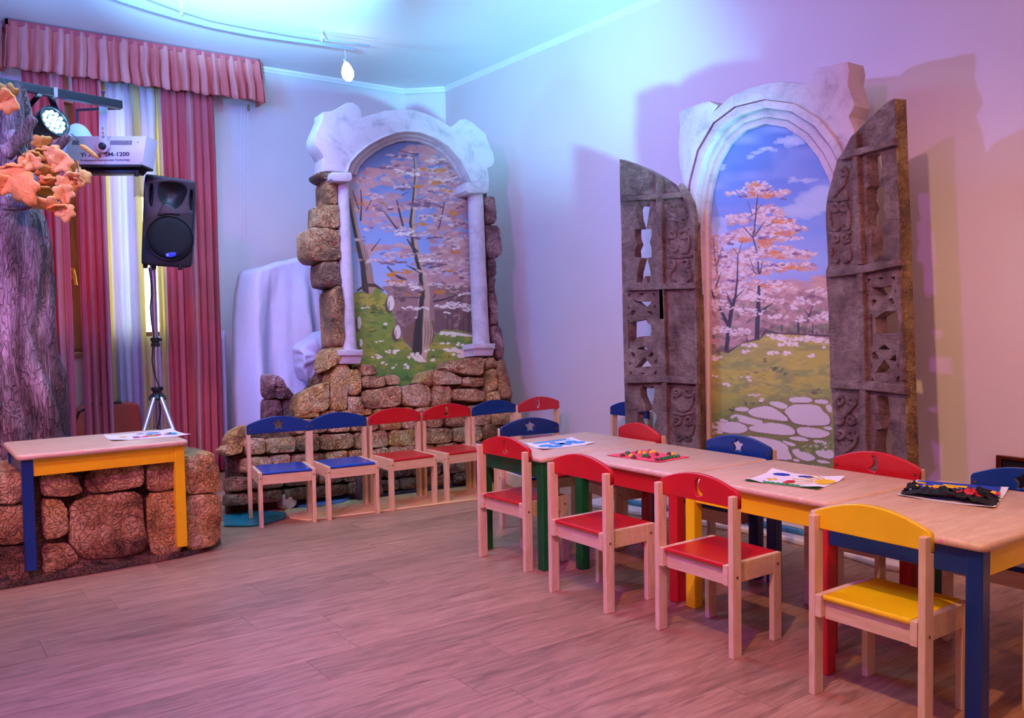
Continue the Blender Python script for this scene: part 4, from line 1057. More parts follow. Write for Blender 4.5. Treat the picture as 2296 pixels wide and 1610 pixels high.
put('rock_core', plate(RP.poly(corew), [], .07, .01), M['mortar'], arch, matrix=RP.mat(-.045))
# painted floor pieces of the set
def floor_piece(name, pix, h, mat, parent, bev=.003):
    pts = [on_floor(*q) for q in pix]
    me = plate([(p.x, p.y) for p in pts], [], h, bev); return put(name, me, M[mat] if isinstance(mat, str) else mat, parent)
floor_piece('base_board', [(636, 1148), (650, 1164), (690, 1169), (985, 1132), (1090, 1119), (1150, 1110), (1160, 1085), (1075, 1090), (850, 1118), (700, 1132)], .010, 'boardwood', arch)
floor_piece('painted_puddle', [(500, 1160), (560, 1148), (640, 1152), (640, 1163), (600, 1176), (560, 1182), (503, 1182)], .012, 'teal', arch)
floor_piece('painted_puddle', [(655, 1132), (700, 1117), (760, 1112), (795, 1118), (770, 1130), (720, 1140), (670, 1142)], .022, 'puddle', arch)
floor_piece('painted_puddle', [(845, 1104), (920, 1092), (1000, 1082), (1080, 1072), (1080, 1080), (980, 1096), (900, 1108), (850, 1115)], .022, 'puddle', arch)
stones(RP, [[(795, 1060), (845, 1062), (852, 1108), (830, 1128), (790, 1118)]], .15, 'rock_red', arch)
stones(RP, [[(626, 1110), (660, 1106), (662, 1130), (640, 1144), (628, 1136)]], .15, 'platform', arch)
# small loose rock flat standing behind the arch foot
rkp = Plane((1.98, 5.30, 0), (1, 0, 0), (0, -1, 0))
rk = thing('rock_flat', 'small red-brown rock cut-out standing left of the arch, behind the star chair', 'stage set', (1.98, 5.3, 0))
C5 = lambda *p: zpts(p, 520, 560, 4.025)
put('backing_board', plate(rkp.poly(C5((302, 1480), (302, 1150), (330, 1128), (420, 1140), (470, 1200), (500, 1240), (555, 1300), (580, 1370), (600, 1980), (302, 1980))), [], .03, .003), M['mortar'], rk, matrix=rkp.mat(-.03))
stones(rkp, [C5((302, 1300), (302, 1150), (330, 1128), (385, 1132), (375, 1340), (320, 1345)), C5((390, 1135), (420, 1140), (470, 1200), (475, 1240), (385, 1235)), C5((385, 1245), (500, 1240), (555, 1300), (550, 1345), (380, 1345)), C5((302, 1360), (440, 1355), (450, 1560), (302, 1570)), C5((455, 1360), (560, 1345), (582, 1380), (590, 1570), (455, 1560)),
             C5((302, 1580), (590, 1580), (590, 1760), (302, 1780)), C5((302, 1790), (590, 1770), (598, 1970), (302, 1975))], .05, 'rock_red', rk)

# ------------------------------------------------------------------ right picture: autumn tree, meadow and flagged path
D1 = lambda *p: zpts(p, 1570, 260, 3.658)
D2 = lambda *p: zpts(p, 1570, 660, 4.026)
p2 = Painter(1580, 262, 1885, 1062, 1.25, (214, 180, 208), .60)
p2.fill([(262, (84, 100, 176)), (340, (100, 108, 186)), (430, (116, 122, 200)), (520, (134, 138, 208)), (620, (168, 158, 214)), (680, (196, 150, 176)), (1062, (180, 140, 120))])
nz = p2.noise(90, 26, 11); p2.mix(np.clip((nz - .5) * 2.2, 0, 1) * (p2.Y < 640), (150, 140, 206)); nz = p2.noise(36, 40, 12); p2.mix(np.clip((nz - .62) * 3, 0, 1) * (p2.Y < 400) * .5, (76, 92, 170))
cloud = (196, 176, 214)
p2.spray([(1790, 310, 26, 10), (1765, 320, 22, 7), (1800, 303, 16, 6)], 60, [(1, cloud), (1, (182, 164, 212))], 9, 5, .5, .5)
p2.spray([(1725, 335, 20, 3), (1682, 353, 6, 4), (1617, 376, 10, 6), (1780, 404, 10, 6), (1812, 405, 18, 4), (1700, 342, 14, 3)], 60, [(1, cloud)], 7, 3, .4, .4)
p2.spray([(1830, 455, 40, 24), (1845, 435, 22, 14), (1800, 475, 40, 12)], 130, [(1, (184, 170, 212))], 14, 8, .3, .35); p2.spray([(1620, 500, 20, 10), (1600, 520, 24, 16), (1640, 545, 30, 14)], 90, [(1, (190, 180, 224))], 12, 7, .3, .35)
p2.area(D1((560, 1390), (640, 1345), (760, 1340), (900, 1360), (1040, 1300), (1060, 1620), (560, 1620)), (198, 128, 128), .8); p2.spray([(1845, 630, 22, 12), (1780, 645, 60, 10)], 60, [(1, (214, 140, 128)), (1, (190, 126, 134))], 10, 4, .2, .6)
# woods band
p2.area([(1580, 640), (1885, 650), (1885, 775), (1580, 820)], (176, 110, 116), .85)
p2.spray([(1620, 700, 40, 50), (1720, 690, 60, 45), (1820, 700, 60, 45), (1640, 760, 50, 26), (1760, 725, 60, 16), (1850, 740, 40, 14)], 420, [(3, (188, 122, 126)), (2, (150, 92, 102)), (2, (206, 140, 142)), (1, (124, 112, 92)), (.8, (108, 68, 78))], 8, 4, .8, .7)
p2.spray([(1840, 740, 50, 10), (1760, 742, 60, 8), (1610, 785, 30, 10)], 130, [(1, (110, 70, 74)), (1, (134, 104, 88))], 5, 5, 1.3, .7)
# foliage masses
masses = [(1700, 420, 32, 14), (1690, 435, 60, 8), (1740, 432, 34, 8), (1715, 480, 42, 18), (1740, 500, 46, 12), (1655, 492, 26, 12), (1760, 512, 48, 12), (1700, 525, 50, 18), (1650, 535, 34, 14), (1770, 535, 34, 8), (1730, 565, 60, 14), (1790, 572, 46, 10), (1650, 580, 50, 18), (1605, 560, 22, 30), (1700, 600, 70, 14), (1790, 598, 46, 8), (1640, 615, 56, 16), (1605, 605, 24, 24), (1700, 640, 80, 10), (1610, 650, 30, 20), (1680, 660, 60, 12), (1740, 650, 50, 8), (1840, 655, 30, 10)]
p2.spray(masses, 760, [(4, (206, 134, 138)), (2, (216, 152, 152)), (1, (182, 112, 128))], 8, 4, .5, .8)
p2.spray([(x, y - 3, a_, b_ * .8) for x, y, a_, b_ in masses], 1100, [(5, (232, 186, 200)), (2, (222, 166, 176)), (.6, (150, 90, 120))], 4.4, 2.0, .6, .85)
p2.spray([(1693, 414, 10, 6), (1722, 438, 16, 6), (1690, 428, 8, 10), (1755, 497, 26, 4), (1760, 523, 22, 4), (1718, 545, 16, 10), (1728, 540, 12, 6), (1735, 568, 18, 6), (1750, 575, 12, 4), (1668, 538, 18, 4), (1800, 601, 20, 2.5), (1752, 608, 10, 5), (1735, 642, 26, 3), (1712, 640, 8, 3), (1775, 600, 20, 3)], 190, [(3, (212, 106, 62)), (1, (226, 130, 74))], 4.5, 2, .3, .95)
p2.spray([(1760, 447, 8, 2.5), (1668, 440, 10, 3), (1712, 534, 10, 3), (1790, 517, 10, 2), (1640, 545, 8, 3), (1625, 575, 10, 3), (1790, 570, 10, 3), (1740, 595, 20, 2), (1650, 630, 20, 2), (1735, 668, 14, 2), (1830, 665, 10, 2), (1720, 427, 14, 1.5)], 70, [(1, (128, 72, 108))], 4.5, 1.8, .2, .9)
tk = (66, 44, 60)
for pts, ws in ((D2((520, 400), (525, 200), (535, 0)), [11, 10, 8]), (D1((485, 1610), (487, 1400)), [8, 6]), (D1((487, 1290), (480, 1200)), [5, 3]), (D1((470, 1110), (440, 1000), (450, 940), (470, 720), (480, 640)), [3, 3, 3, 2.5, 1.5]), (D1((455, 985), (530, 870)), [3, 1.5]), (D1((440, 1000), (360, 910)), [3, 1.5]), (D1((470, 770), (510, 730)), [2, 1]), (D1((435, 820), (395, 700)), [2, 1]), (D1((550, 905), (610, 875)), [2.2, 1.2]),
                (D1((500, 1290), (515, 1190)), [3, 1.5]), (D1((470, 1300), (385, 1210)), [2.5, 1]), (D1((450, 1280), (400, 1130)), [2, 1]), (D1((1000 - 400, 1000), (650, 985)), [2, 1]),
                (D2((240, 530), (265, 300), (290, 130), (330, 0)), [9, 9, 8, 5]), (D2((255, 270), (200, 160), (165, 90)), [8, 7, 3]), (D2((250, 250), (190, 215)), [4, 2]), (D2((290, 100), (250, 20)), [4, 2]), (D1((270, 1590), (295, 1480), (310, 1340), (315, 1150)), [6, 5, 4, 2]), (D1((300, 1490), (370, 1420)), [3, 1.2]), (D1((260, 1540), (220, 1440)), [3, 1]), (D1((310, 1130), (270, 1080)), [2, 1]), (D1((315, 1150), (350, 1030)), [2, 1]),
                (D1((120, 1490), (80, 1380), (75, 1240)), [4, 3, 1.5]), (D1((135, 1400), (180, 1280)), [3, 1.2]), (D1((145, 1290), (120, 1110), (115, 990)), [2, 1.5, 1]), (D1((145, 1220), (190, 1080)), [2, 1]), (D2((550, 160), (600, 120), (655, 85)), [5, 4, 2]), (D2((895, 345), (890, 225)), [4.5, 4]), (D2((985, 230), (1000, 160), (1040, 60)), [4, 2.5, 1.2]), (D2((985, 190), (940, 130)), [3, 1]), (D2((1025, 350), (1022, 260)), [3, 2]), (D2((745, 335), (740, 270)), [3, 1.5]), (D2((430, 430), (425, 360)), [3, 1]), (D2((130, 400), (115, 340)), [2.5, 1])):
    p2.line(pts, ws, tk)
p2.line(D2((230, 520), (260, 520), (330, 480), (400, 440), (560, 400), (600, 330), (700, 350), (900, 360), (1170, 375)), [7, 6, 5, 5, 6, 6, 3, 3, 5], (92, 54, 60))
p2.spray([(1605, 677, 24, 8), (1620, 690, 20, 10), (1655, 690, 14, 6), (1700, 668, 40, 8), (1745, 675, 24, 6), (1800, 675, 18, 10), (1795, 715, 20, 6), (1745, 710, 24, 6), (1840, 715, 24, 6), (1830, 680, 14, 5), (1780, 688, 9, 10), (1685, 700, 30, 8), (1610, 740, 30, 8), (1660, 745, 26, 8), (1850, 705, 18, 6)], 330, [(4, (234, 188, 202)), (2, (220, 160, 172))], 4.2, 2.0, .6, .85)
# meadow
med = [(1580, 804), (1600, 800), (1635, 792), (1665, 770), (1705, 762), (1718, 748), (1800, 752), (1885, 764), (1885, 1070), (1580, 1070)]
p2.area(med, (188, 144, 66)); gm_ = p2.inside(med)
n1, n2, n3 = p2.noise(44, 14, 21), p2.noise(14, 6, 22), p2.noise(80, 40, 23)
p2.mix(gm_ * np.clip((n1 - .5) * 4, 0, 1) * .75, (142, 124, 76)); p2.mix(gm_ * np.clip((n2 - .56) * 4, 0, 1) * .5, (202, 160, 80)); p2.mix(gm_ * np.clip((n3 - .45) * 3, 0, 1) * .5, (152, 122, 80))
p2.mix(gm_ * np.clip((p2.Y - 850) / 90, 0, 1) * np.clip(n2 * 1.5, 0, 1) * .7, (120, 112, 62)); p2.mix(gm_ * np.clip((p2.Y - 895) / 60, 0, 1) * np.clip(n1 * 1.7, 0, 1) * .55, (96, 108, 56))
p2.spray([(1700, 830, 110, 60), (1760, 860, 90, 40)], 180, [(2, (196, 152, 72)), (2, (134, 118, 74)), (1, (166, 128, 86))], 9, 2.6, .5, .5)
p2.spray([(1735, 826, 22, 4), (1745, 833, 20, 3), (1670, 838, 8, 3), (1697, 838, 6, 4), (1775, 838, 20, 2), (1690, 905, 26, 4), (1640, 918, 12, 6), (1830, 878, 12, 6), (1770, 895, 20, 3), (1717, 808, 4, 8)], 70, [(1, (66, 74, 62)), (.5, (118, 66, 62))], 4, 1.3, .7, .8)
p2.spray([(1740, 755, 22, 5), (1790, 760, 50, 6), (1850, 764, 24, 6), (1770, 772, 30, 4), (1685, 773, 18, 4), (1607, 803, 18, 5), (1675, 790, 8, 6), (1735, 791, 14, 4), (1765, 792, 10, 3), (1820, 797, 6, 3), (1846, 776, 6, 5), (1672, 845, 10, 2), (1630, 862, 9, 3), (1604, 843, 6, 2), (1690, 886, 8, 2), (1709, 898, 5, 4), (1705, 886, 4, 2), (1678, 853, 6, 2)], 240, [(3, (236, 190, 204)), (1, (222, 168, 180))], 3.8, 2.0, .4, .95)
p2.area(D2((80, 1180), (300, 1060), (450, 1000), (800, 930), (1180, 930), (1200, 1610), (80, 1610)), (128, 98, 62), .55)
for q in [((620, 975), (700, 965), (800, 1000), (795, 1035), (740, 1040), (640, 1000)), ((805, 950), (830, 930), (980, 928), (1030, 960), (1000, 980), (820, 982)), ((1032, 955), (1130, 950), (1175, 975), (1150, 997), (1045, 985)), ((755, 1060), (830, 1000), (900, 990), (1080, 1002), (1110, 1050), (1182, 1110), (1178, 1182), (1050, 1192), (850, 1172), (805, 1110), (790, 1090)),
          ((435, 1058), (480, 1030), (600, 1005), (680, 1030), (800, 1120), (800, 1152), (720, 1142), (500, 1112), (440, 1080)), ((275, 1102), (340, 1080), (480, 1122), (570, 1142), (575, 1178), (460, 1184), (330, 1142), (280, 1127)), ((90, 1172), (150, 1150), (330, 1150), (430, 1190), (437, 1242), (330, 1262), (230, 1250), (150, 1222), (90, 1205)), ((440, 1200), (520, 1178), (640, 1157), (800, 1182), (868, 1232), (862, 1267), (780, 1277), (560, 1252), (450, 1232)),
          ((872, 1202), (1000, 1200), (1140, 1232), (1195, 1262), (1110, 1302), (950, 1292), (882, 1257)), ((790, 1292), (900, 1282), (988, 1312), (980, 1332), (850, 1322)), ((1015, 1322), (1060, 1312), (1172, 1342), (1175, 1362), (1080, 1362)), ((380, 1270), (700, 1312), (805, 1372), (800, 1412), (838, 1472), (832, 1502), (560, 1482), (300, 1500), (200, 1330)), ((730, 1312), (870, 1352), (868, 1374), (800, 1368)), ((832, 1402), (900, 1392), (1040, 1462), (1046, 1498), (950, 1512), (850, 1452)),
          ((1030, 1412), (1150, 1402), (1215, 1412), (1215, 1495), (1080, 1472)), ((1050, 1492), (1150, 1502), (1195, 1532), (1080, 1528)), ((310, 1030), (400, 1015), (457, 1037), (430, 1062), (330, 1055)), ((165, 1137), (220, 1122), (272, 1137), (230, 1162)), ((105, 1242), (170, 1227), (222, 1252), (180, 1267)), ((1110, 1200), (1195, 1190), (1200, 1232), (1140, 1225)), ((1130, 1000), (1195, 995), (1195, 1085), (1150, 1050)), ((840, 1485), (900, 1490), (910, 1515), (850, 1512)), ((80, 1290), (200, 1300), (380, 1420), (330, 1610), (80, 1610)), ((400, 1510), (830, 1530), (800, 1610), (400, 1610)), ((860, 1530), (1180, 1560), (1160, 1610), (850, 1610))]:
    s_ = smooth_poly(D2(*q), 2); p2.area(arc_shift(s_, (sum(a[0] for a in s_) / len(s_), sum(a[1] for a in s_) / len(s_) + .6), 1.05), (122, 70, 70)); p2.area([(x, y - .8) for x, y in s_], (222, 178, 192))
p2.spray([(1815, 1005, 30, 8), (1850, 1000, 20, 10), (1600, 960, 12, 14), (1640, 940, 16, 6)], 90, [(2, (98, 112, 56)), (1, (160, 130, 72)), (1, (214, 166, 160))], 4, 2.4, .8, .85)

# ------------------------------------------------------------------ right backdrop: arched window with carved shutters
WP = Plane((3.62, 3.0, 0), (0, -1, 0), (-1, 0, 0))
wnd = thing('window_backdrop', 'arched window backdrop with two carved brown shutters around a meadow painting', 'stage set', (3.62, 3.0, 0))
keep2 = [(1585, 1060), (1584, 480), (1590, 420), (1604, 368), (1630, 318), (1665, 288), (1715, 272), (1765, 280), (1810, 310), (1842, 350), (1866, 400), (1878, 460), (1884, 600), (1884, 1060)]
put('painted_panel', p2.to_mesh(WP, keep2, 'painting2'), M['painting'], wnd, matrix=WP.mat(.006), smooth=3.1)
put('backing_board', plate(WP.poly([(1540, 1075), (1535, 420), (1600, 270), (1700, 215), (1820, 215), (1900, 300), (1925, 460), (1925, 1100)]), [], .02, .002), M['brownwood'], wnd, matrix=WP.mat(-.022))
inner2 = [(1590, 1045), (1588, 480), (1594, 425), (1608, 372), (1636, 322), (1670, 292), (1715, 278), (1760, 286), (1802, 314), (1834, 354), (1858, 404), (1870, 460), (1874, 600), (1874, 1045)]
k1 = [(1576, 1045), (1573, 480), (1579, 420), (1594, 362), (1624, 308), (1664, 276), (1716, 262), (1766, 270), (1812, 300), (1846, 344), (1872, 398), (1886, 458), (1890, 600), (1890, 1045)]
k2 = [(1562, 1045), (1558, 480), (1564, 414), (1580, 350), (1612, 292), (1658, 258), (1716, 242), (1772, 250), (1824, 282), (1862, 330), (1890, 390), (1904, 456), (1908, 600), (1908, 1045)]
k3 = [(1546, 1045), (1541, 480), (1548, 408), (1566, 338), (1602, 276), (1650, 240), (1716, 224), (1780, 232), (1836, 266), (1878, 318), (1906, 382), (1920, 452), (1924, 600), (1924, 1045)]
outer2 = [(1538, 1045), (1536, 420), (1529, 395), (1524, 362), (1523, 320), (1527, 282), (1524, 252), (1548, 241), (1575, 231), (1594, 227), (1610, 236), (1601, 252), (1640, 216), (1682, 197), (1722, 187), (1762, 183), (1806, 187), (1819, 182), (1823, 166), (1836, 152), (1856, 150), (1880, 143), (1903, 139), (1907, 160), (1903, 186), (1913, 216), (1919, 238), (1906, 262), (1917, 288), (1922, 322), (1928, 372), (1936, 440), (1936, 1045)]
put('arch_frame', plate(WP.poly(outer2 + k3[::-1], .06), [], .13, .006), M['plaster2'], wnd, matrix=WP.mat(-.06), smooth=.6)
for a_, b_, h in ((k3, k2, .086), (k2, k1, .05), (k1, inner2, .03)):
    put('arch_molding', plate(WP.poly(a_ + b_[::-1], h), [], h, .005), M['plaster2'], wnd, matrix=WP.mat(0.0), smooth=.6)
# light batten along the left edge of the painting
put('edge_batten', plate(WP.poly([(1581, 470), (1586, 470), (1592, 1050), (1586, 1050)], .03), [], .02, .003), M['cream'], wnd, matrix=WP.mat(.012))

def mat_shutter():
    m, nt, b = new_mat('weathered_shutter')
    v = coords(nt); a = noise_tex(nt, v, 8, 6, .7, .5); mp = coords(nt, (7, 26, 7)); g = noise_tex(nt, mp, 3, 8, .75, 1.5)
    r = ramp(nt, a, [(.32, lin((104, 72, 64))), (.5, lin((158, 118, 106))), (.7, lin((198, 166, 146)))])
    r2 = ramp(nt, g, [(.36, (.42, .36, .36)), (.5, (1, 1, 1)), (.68, (1.3, 1.28, 1.22))])
    mx = nt.nodes.new('ShaderNodeMix'); mx.data_type = 'RGBA'; mx.blend_type = 'MULTIPLY'; mx.inputs[0].default_value = .85
    nt.links.new(r.outputs[0], mx.inputs[6]); nt.links.new(r2.outputs[0], mx.inputs[7]); nt.links.new(mx.outputs[2], b.inputs['Base Color'])
    b.inputs['Roughness'].default_value = .38; b.inputs['Metallic'].default_value = .12
    bump(nt, b, g, 1.0, .022); return m
M['shutter'] = mat_shutter()
M['shutter_edge'] = mat_rock('olive_edge', (70, 46, 22), (120, 92, 48), (150, 126, 74), 1.4, 1.5, .6)
def spiral(cx, cy, r, turns, a0, sgn, n=22):
    return [(cx + r * (1 - .75 * k / n) * math.cos(a0 + sgn * turns * 2 * PI * k / n), cy + r * (1 - .75 * k / n) * math.sin(a0 + sgn * turns * 2 * PI * k / n)) for k in range(n + 1)]
def carve(pl, sh, lines, h, r=.0095):
    """raised scrolls glued on a panel"""
    m = MB()
    for pts in lines:
        q = resample([pl.uv(*p, h) for p in pts], max(8, len(pts) * 2), False); m.tube([(a, b_, .001) for a, b_ in q], [r * (.7 + .3 * math.sin(PI * i / (len(q) - 1))) for i in range(len(q))], 7)
    put('carving', m.mesh(), M['shutter'], sh, matrix=pl.mat(h), smooth=1.2)
def bars(pl, sh, polys, h0, h1, name='crossbar'):
    for q in polys: put(name, plate(pl.poly(q, h1), [], h1 - h0, .006), M['shutter'], sh, matrix=pl.mat(h0), smooth=.7)
ext = lambda pts, k, x0: [(x - k if x < x0 else x, y) for x, y in pts]

# left shutter, parallel to the wall
LS = Plane((3.53, 3.6, 0), (0, -1, 0), (-1, 0, 0))
H1 = lambda *p: zpts(p, 1380, 340, 4.236)
H2 = lambda *p: zpts(p, 1380, 640, 4.236)
lo = [(1389, 357), (1415, 366), (1445, 378), (1475, 394), (1500, 411), (1522, 431), (1540, 456), (1551, 480), (1557, 500), (1560, 600), (1564, 800), (1568, 1042), (1403, 1030), (1401, 900), (1396, 700), (1393, 520), (1390, 420)]
hg = H1((222, 490), (240, 500), (270, 520), (300, 510), (322, 490), (325, 540), (310, 640), (293, 733), (342, 735), (343, 800), (325, 860), (340, 910), (343, 1000), (300, 1012), (320, 1080), (335, 1150), (325, 1245), (308, 1245), (285, 1182), (260, 1215), (245, 1245), (200, 1240), (205, 1150), (240, 1012), (185, 1003), (180, 940), (205, 880), (183, 820), (183, 740), (232, 733), (205, 640), (195, 550))
vase = H2((235, 990), (260, 950), (320, 978), (358, 950), (372, 990), (367, 1050), (347, 1150), (347, 1190), (386, 1222), (390, 1262), (367, 1330), (386, 1402), (386, 1490), (235, 1490), (230, 1350), (205, 1290), (215, 1205), (285, 1190), (285, 1150), (240, 1050))
fret = [H2((165, 130), (205, 148), (250, 155), (300, 150), (342, 148), (332, 175), (270, 228), (195, 165)), H2((140, 350), (230, 332), (290, 318), (302, 350), (337, 380), (342, 430), (332, 480), (270, 482), (205, 492), (180, 535), (138, 525)), H2((205, 600), (275, 578), (305, 605), (270, 622)), H2((180, 785), (275, 678), (352, 777), (280, 770)),
        H2((115, 80), (152, 76), (120, 118)), H2((343, 76), (376, 76), (378, 108)), H2((212, 76), (277, 76), (245, 98)), H2((117, 185), (136, 210), (117, 228)), H2((381, 180), (381, 222), (360, 205)), H2((145, 250), (165, 232), (192, 245), (165, 286), (148, 280)), H2((298, 240), (342, 250), (356, 282), (332, 287)), H2((120, 330), (132, 335), (136, 600), (123, 600)),
        H2((150, 630), (175, 640), (192, 670), (170, 692), (153, 670)), H2((308, 672), (346, 628), (362, 650), (345, 684)), H2((130, 720), (152, 740), (130, 762)), H2((368, 725), (391, 700), (391, 757)), H2((134, 808), (167, 843), (134, 843)), H2((358, 843), (389, 808), (389, 843)), H2((236, 843), (260, 823), (284, 843))]
sl_ = put('shutter', plate(LS.poly(lo), [LS.poly(h) for h in [hg, vase] + fret], .052, 0), M['shutter'], wnd, matrix=LS.mat(-.052), smooth=.6)
sl_['label'] = 'left shutter, hole-cut panels on its left half'
bars(LS, sl_, [H1((50, 430), (385, 400), (630, 385), (640, 435), (385, 452), (52, 470)), H1((68, 1265), (400, 1252), (756, 1250), (758, 1300), (405, 1312), (70, 1320)), H2((76, 872), (430, 862), (772, 882), (774, 940), (432, 922), (78, 930))], -.004, .028)
bars(LS, sl_, [H1((375, 205), (430, 240), (452, 1280), (466, 1600), (410, 1600), (400, 1280)), H2((405, 0), (455, 0), (480, 870), (490, 1590), (432, 1590), (432, 870))], -.004, .024, 'stile')
bars(LS, sl_, [H1((610, 300), (670, 380), (722, 480), (748, 610), (752, 700), (722, 690), (670, 500), (590, 340))], -.004, .03, 'curved_rail')
bars(LS, sl_, [H1((735, 640), (752, 640), (762, 1250), (742, 1250)), H2((745, 0), (764, 0), (778, 890), (792, 1600), (770, 1600), (758, 890))], -.004, .02, 'edge_strip')
carve(LS, sl_, [H1(*spiral(545, 525, 36, 1.3, .5, 1)), H1((500, 560), (570, 620), (640, 680), (700, 740)), H1((490, 640), (570, 650), (680, 630)), H1(*spiral(540, 780, 44, 1.4, 2.6, -1)), H1(*spiral(650, 780, 48, 1.4, .4, 1)), H1((496, 800), (500, 880), (540, 950), (590, 940), (605, 890)), H1((700, 790), (705, 870), (690, 950), (640, 960), (610, 910)),
                H1(*spiral(535, 1060, 44, 1.4, 2.6, -1)), H1(*spiral(670, 1055, 46, 1.4, .4, 1)), H1((570, 1100), (520, 1150), (520, 1210), (570, 1230)), H1((640, 1110), (710, 1140), (720, 1200), (680, 1225)), H1((490, 990), (600, 1000), (730, 990))], .002)
carve(LS, sl_, [H2(*spiral(580, 1010, 46, 1.3, 2.6, -1)), H2(*spiral(690, 1010, 46, 1.3, .4, 1)), H2((540, 1030), (545, 1100), (590, 1160), (640, 1200)), H2((740, 1020), (745, 1090), (700, 1170), (640, 1200)), H2(*spiral(585, 1280, 46, 1.3, 2.6, -1)), H2(*spiral(700, 1280, 46, 1.3, .4, 1)), H2((540, 1320), (560, 1400), (640, 1450), (740, 1400), (750, 1320)), H2((545, 1210), (640, 1230), (745, 1205)), H2(*spiral(600, 1440, 34, 1.2, 2.6, -1)), H2(*spiral(690, 1440, 34, 1.2, .4, 1))], .002)
M_edge = plate(LS.poly([(1557, 500), (1560, 600), (1564, 800), (1568, 1042), (1565, 1042), (1561, 800), (1557, 600), (1554, 500)]), [], .053, .001)
put('outer_edge', M_edge, M['shutter_edge'], sl_, matrix=Matrix.Translation((0, -.004, 0)) @ LS.mat(-.053))

# right shutter, swung out from its hinge on the picture side
ang = math.radians(17.9)
RS = Plane(hit(1862, 700, (3.53, 0, 0), (-1, 0, 0)), (-math.sin(ang), -math.cos(ang), 0), (-math.cos(ang), math.sin(ang), 0))
H3 = lambda *p: zpts(p, 1840, 210, 3.744)
H4 = lambda *p: zpts(p, 1840, 590, 3.426)
ro = H3((140, 555), (195, 480), (255, 360), (300, 322), (400, 220), (500, 120), (560, 70), (618, 42), (630, 380), (648, 800), (662, 1100), (670, 1400)) + H4((600, 40), (622, 500), (642, 900), (655, 1300), (668, 1640), (112, 1640), (98, 1200), (85, 1000), (74, 900), (60, 350), (42, 105)) + H3((42, 1500), (62, 1440), (55, 1250), (44, 1100), (45, 950), (62, 840), (90, 740))
hg3 = H3((385, 530), (420, 502), (450, 512), (480, 496), (510, 520), (516, 600), (497, 778), (530, 790), (541, 860), (524, 950), (545, 1000), (549, 1060), (512, 1115), (532, 1180), (551, 1290), (531, 1392), (490, 1362), (450, 1407), (425, 1350), (428, 1250), (425, 1150), (383, 1110), (380, 1030), (400, 960), (378, 900), (383, 800), (410, 772), (390, 650))
vase3 = H4((430, 1022), (480, 1008), (542, 1042), (541, 1150), (520, 1270), (552, 1302), (566, 1362), (546, 1422), (562, 1500), (430, 1500), (415, 1400), (430, 1282), (472, 1272), (440, 1100))
fret3 = [H4((390, 180), (430, 187), (480, 182), (542, 168), (547, 202), (480, 283), (420, 232)), H4((420, 420), (500, 368), (590, 368), (602, 532), (560, 542), (430, 542)), H4((440, 660), (490, 623), (532, 660), (490, 672)), H4((418, 842), (490, 738), (557, 832), (490, 847)), H4((355, 120), (387, 120), (358, 158)), H4((440, 110), (482, 110), (460, 138)), H4((535, 105), (570, 105), (570, 142)), H4((390, 290), (410, 275), (432, 290), (400, 342)), H4((520, 280), (547, 264), (570, 310), (550, 322)),
         H4((380, 380), (397, 400), (402, 640), (382, 652)), H4((395, 690), (415, 680), (442, 720), (440, 752), (400, 737)), H4((525, 742), (577, 700), (582, 750), (550, 762)), H4((390, 870), (412, 905), (390, 907)), H4((584, 880), (606, 860), (606, 915), (575, 917)), H4((352, 230), (372, 245), (358, 265)), H4((568, 190), (580, 215), (566, 235)), H4((385, 770), (398, 790), (385, 815)), H4((590, 770), (602, 800), (584, 800))]
sr_ = put('shutter', plate(RS.poly(ro), [RS.poly(h) for h in [hg3, vase3] + fret3], .058, 0), M['shutter'], wnd, matrix=RS.mat(-.058), smooth=.6)
sr_['label'] = 'right shutter swung outwards, hole-cut panels on its right half'
bars(RS, sr_, [H3((138, 560), (255, 520), (300, 460), (610, 372), (614, 432), (300, 518), (250, 538)), H3((38, 1500), (330, 1440), (664, 1388), (668, 1440), (335, 1510), (40, 1545)), H4((66, 900), (320, 905), (638, 945), (636, 1008), (320, 975), (68, 960))], -.004, .026)
bars(RS, sr_, [H3((255, 360), (300, 322), (296, 470), (322, 900), (345, 1430), (300, 1440), (272, 900), (255, 520)), H4((272, 80), (318, 75), (340, 905), (350, 1640), (308, 1640), (292, 905))], -.004, .022, 'stile')
bars(RS, sr_, [H4((574, 60), (602, 60), (640, 900), (612, 905))], -.004, .014, 'edge_strip')
carve(RS, sr_, [H3(*spiral(195, 650, 36, 1.3, 3.4, -1)), H3((232, 650), (200, 760), (140, 830), (90, 890)), H3(*spiral(205, 840, 30, 1.2, .5, 1)), H3((70, 890), (150, 890), (240, 880)), H3(*spiral(125, 950, 40, 1.3, 2.6, -1)), H3(*spiral(205, 945, 40, 1.3, .4, 1)), H3((85, 960), (75, 1040), (100, 1130), (150, 1150), (170, 1100)), H3((240, 960), (245, 1060), (240, 1130), (200, 1145), (180, 1100)),
                H3(*spiral(125, 1210, 36, 1.3, 2.6, -1)), H3(*spiral(215, 1210, 40, 1.3, .4, 1)), H3((100, 1290), (85, 1380), (140, 1420), (160, 1390)), H3((240, 1280), (260, 1370), (215, 1420), (190, 1390)), H3((80, 1170), (160, 1180), (260, 1165))], .002, .011)
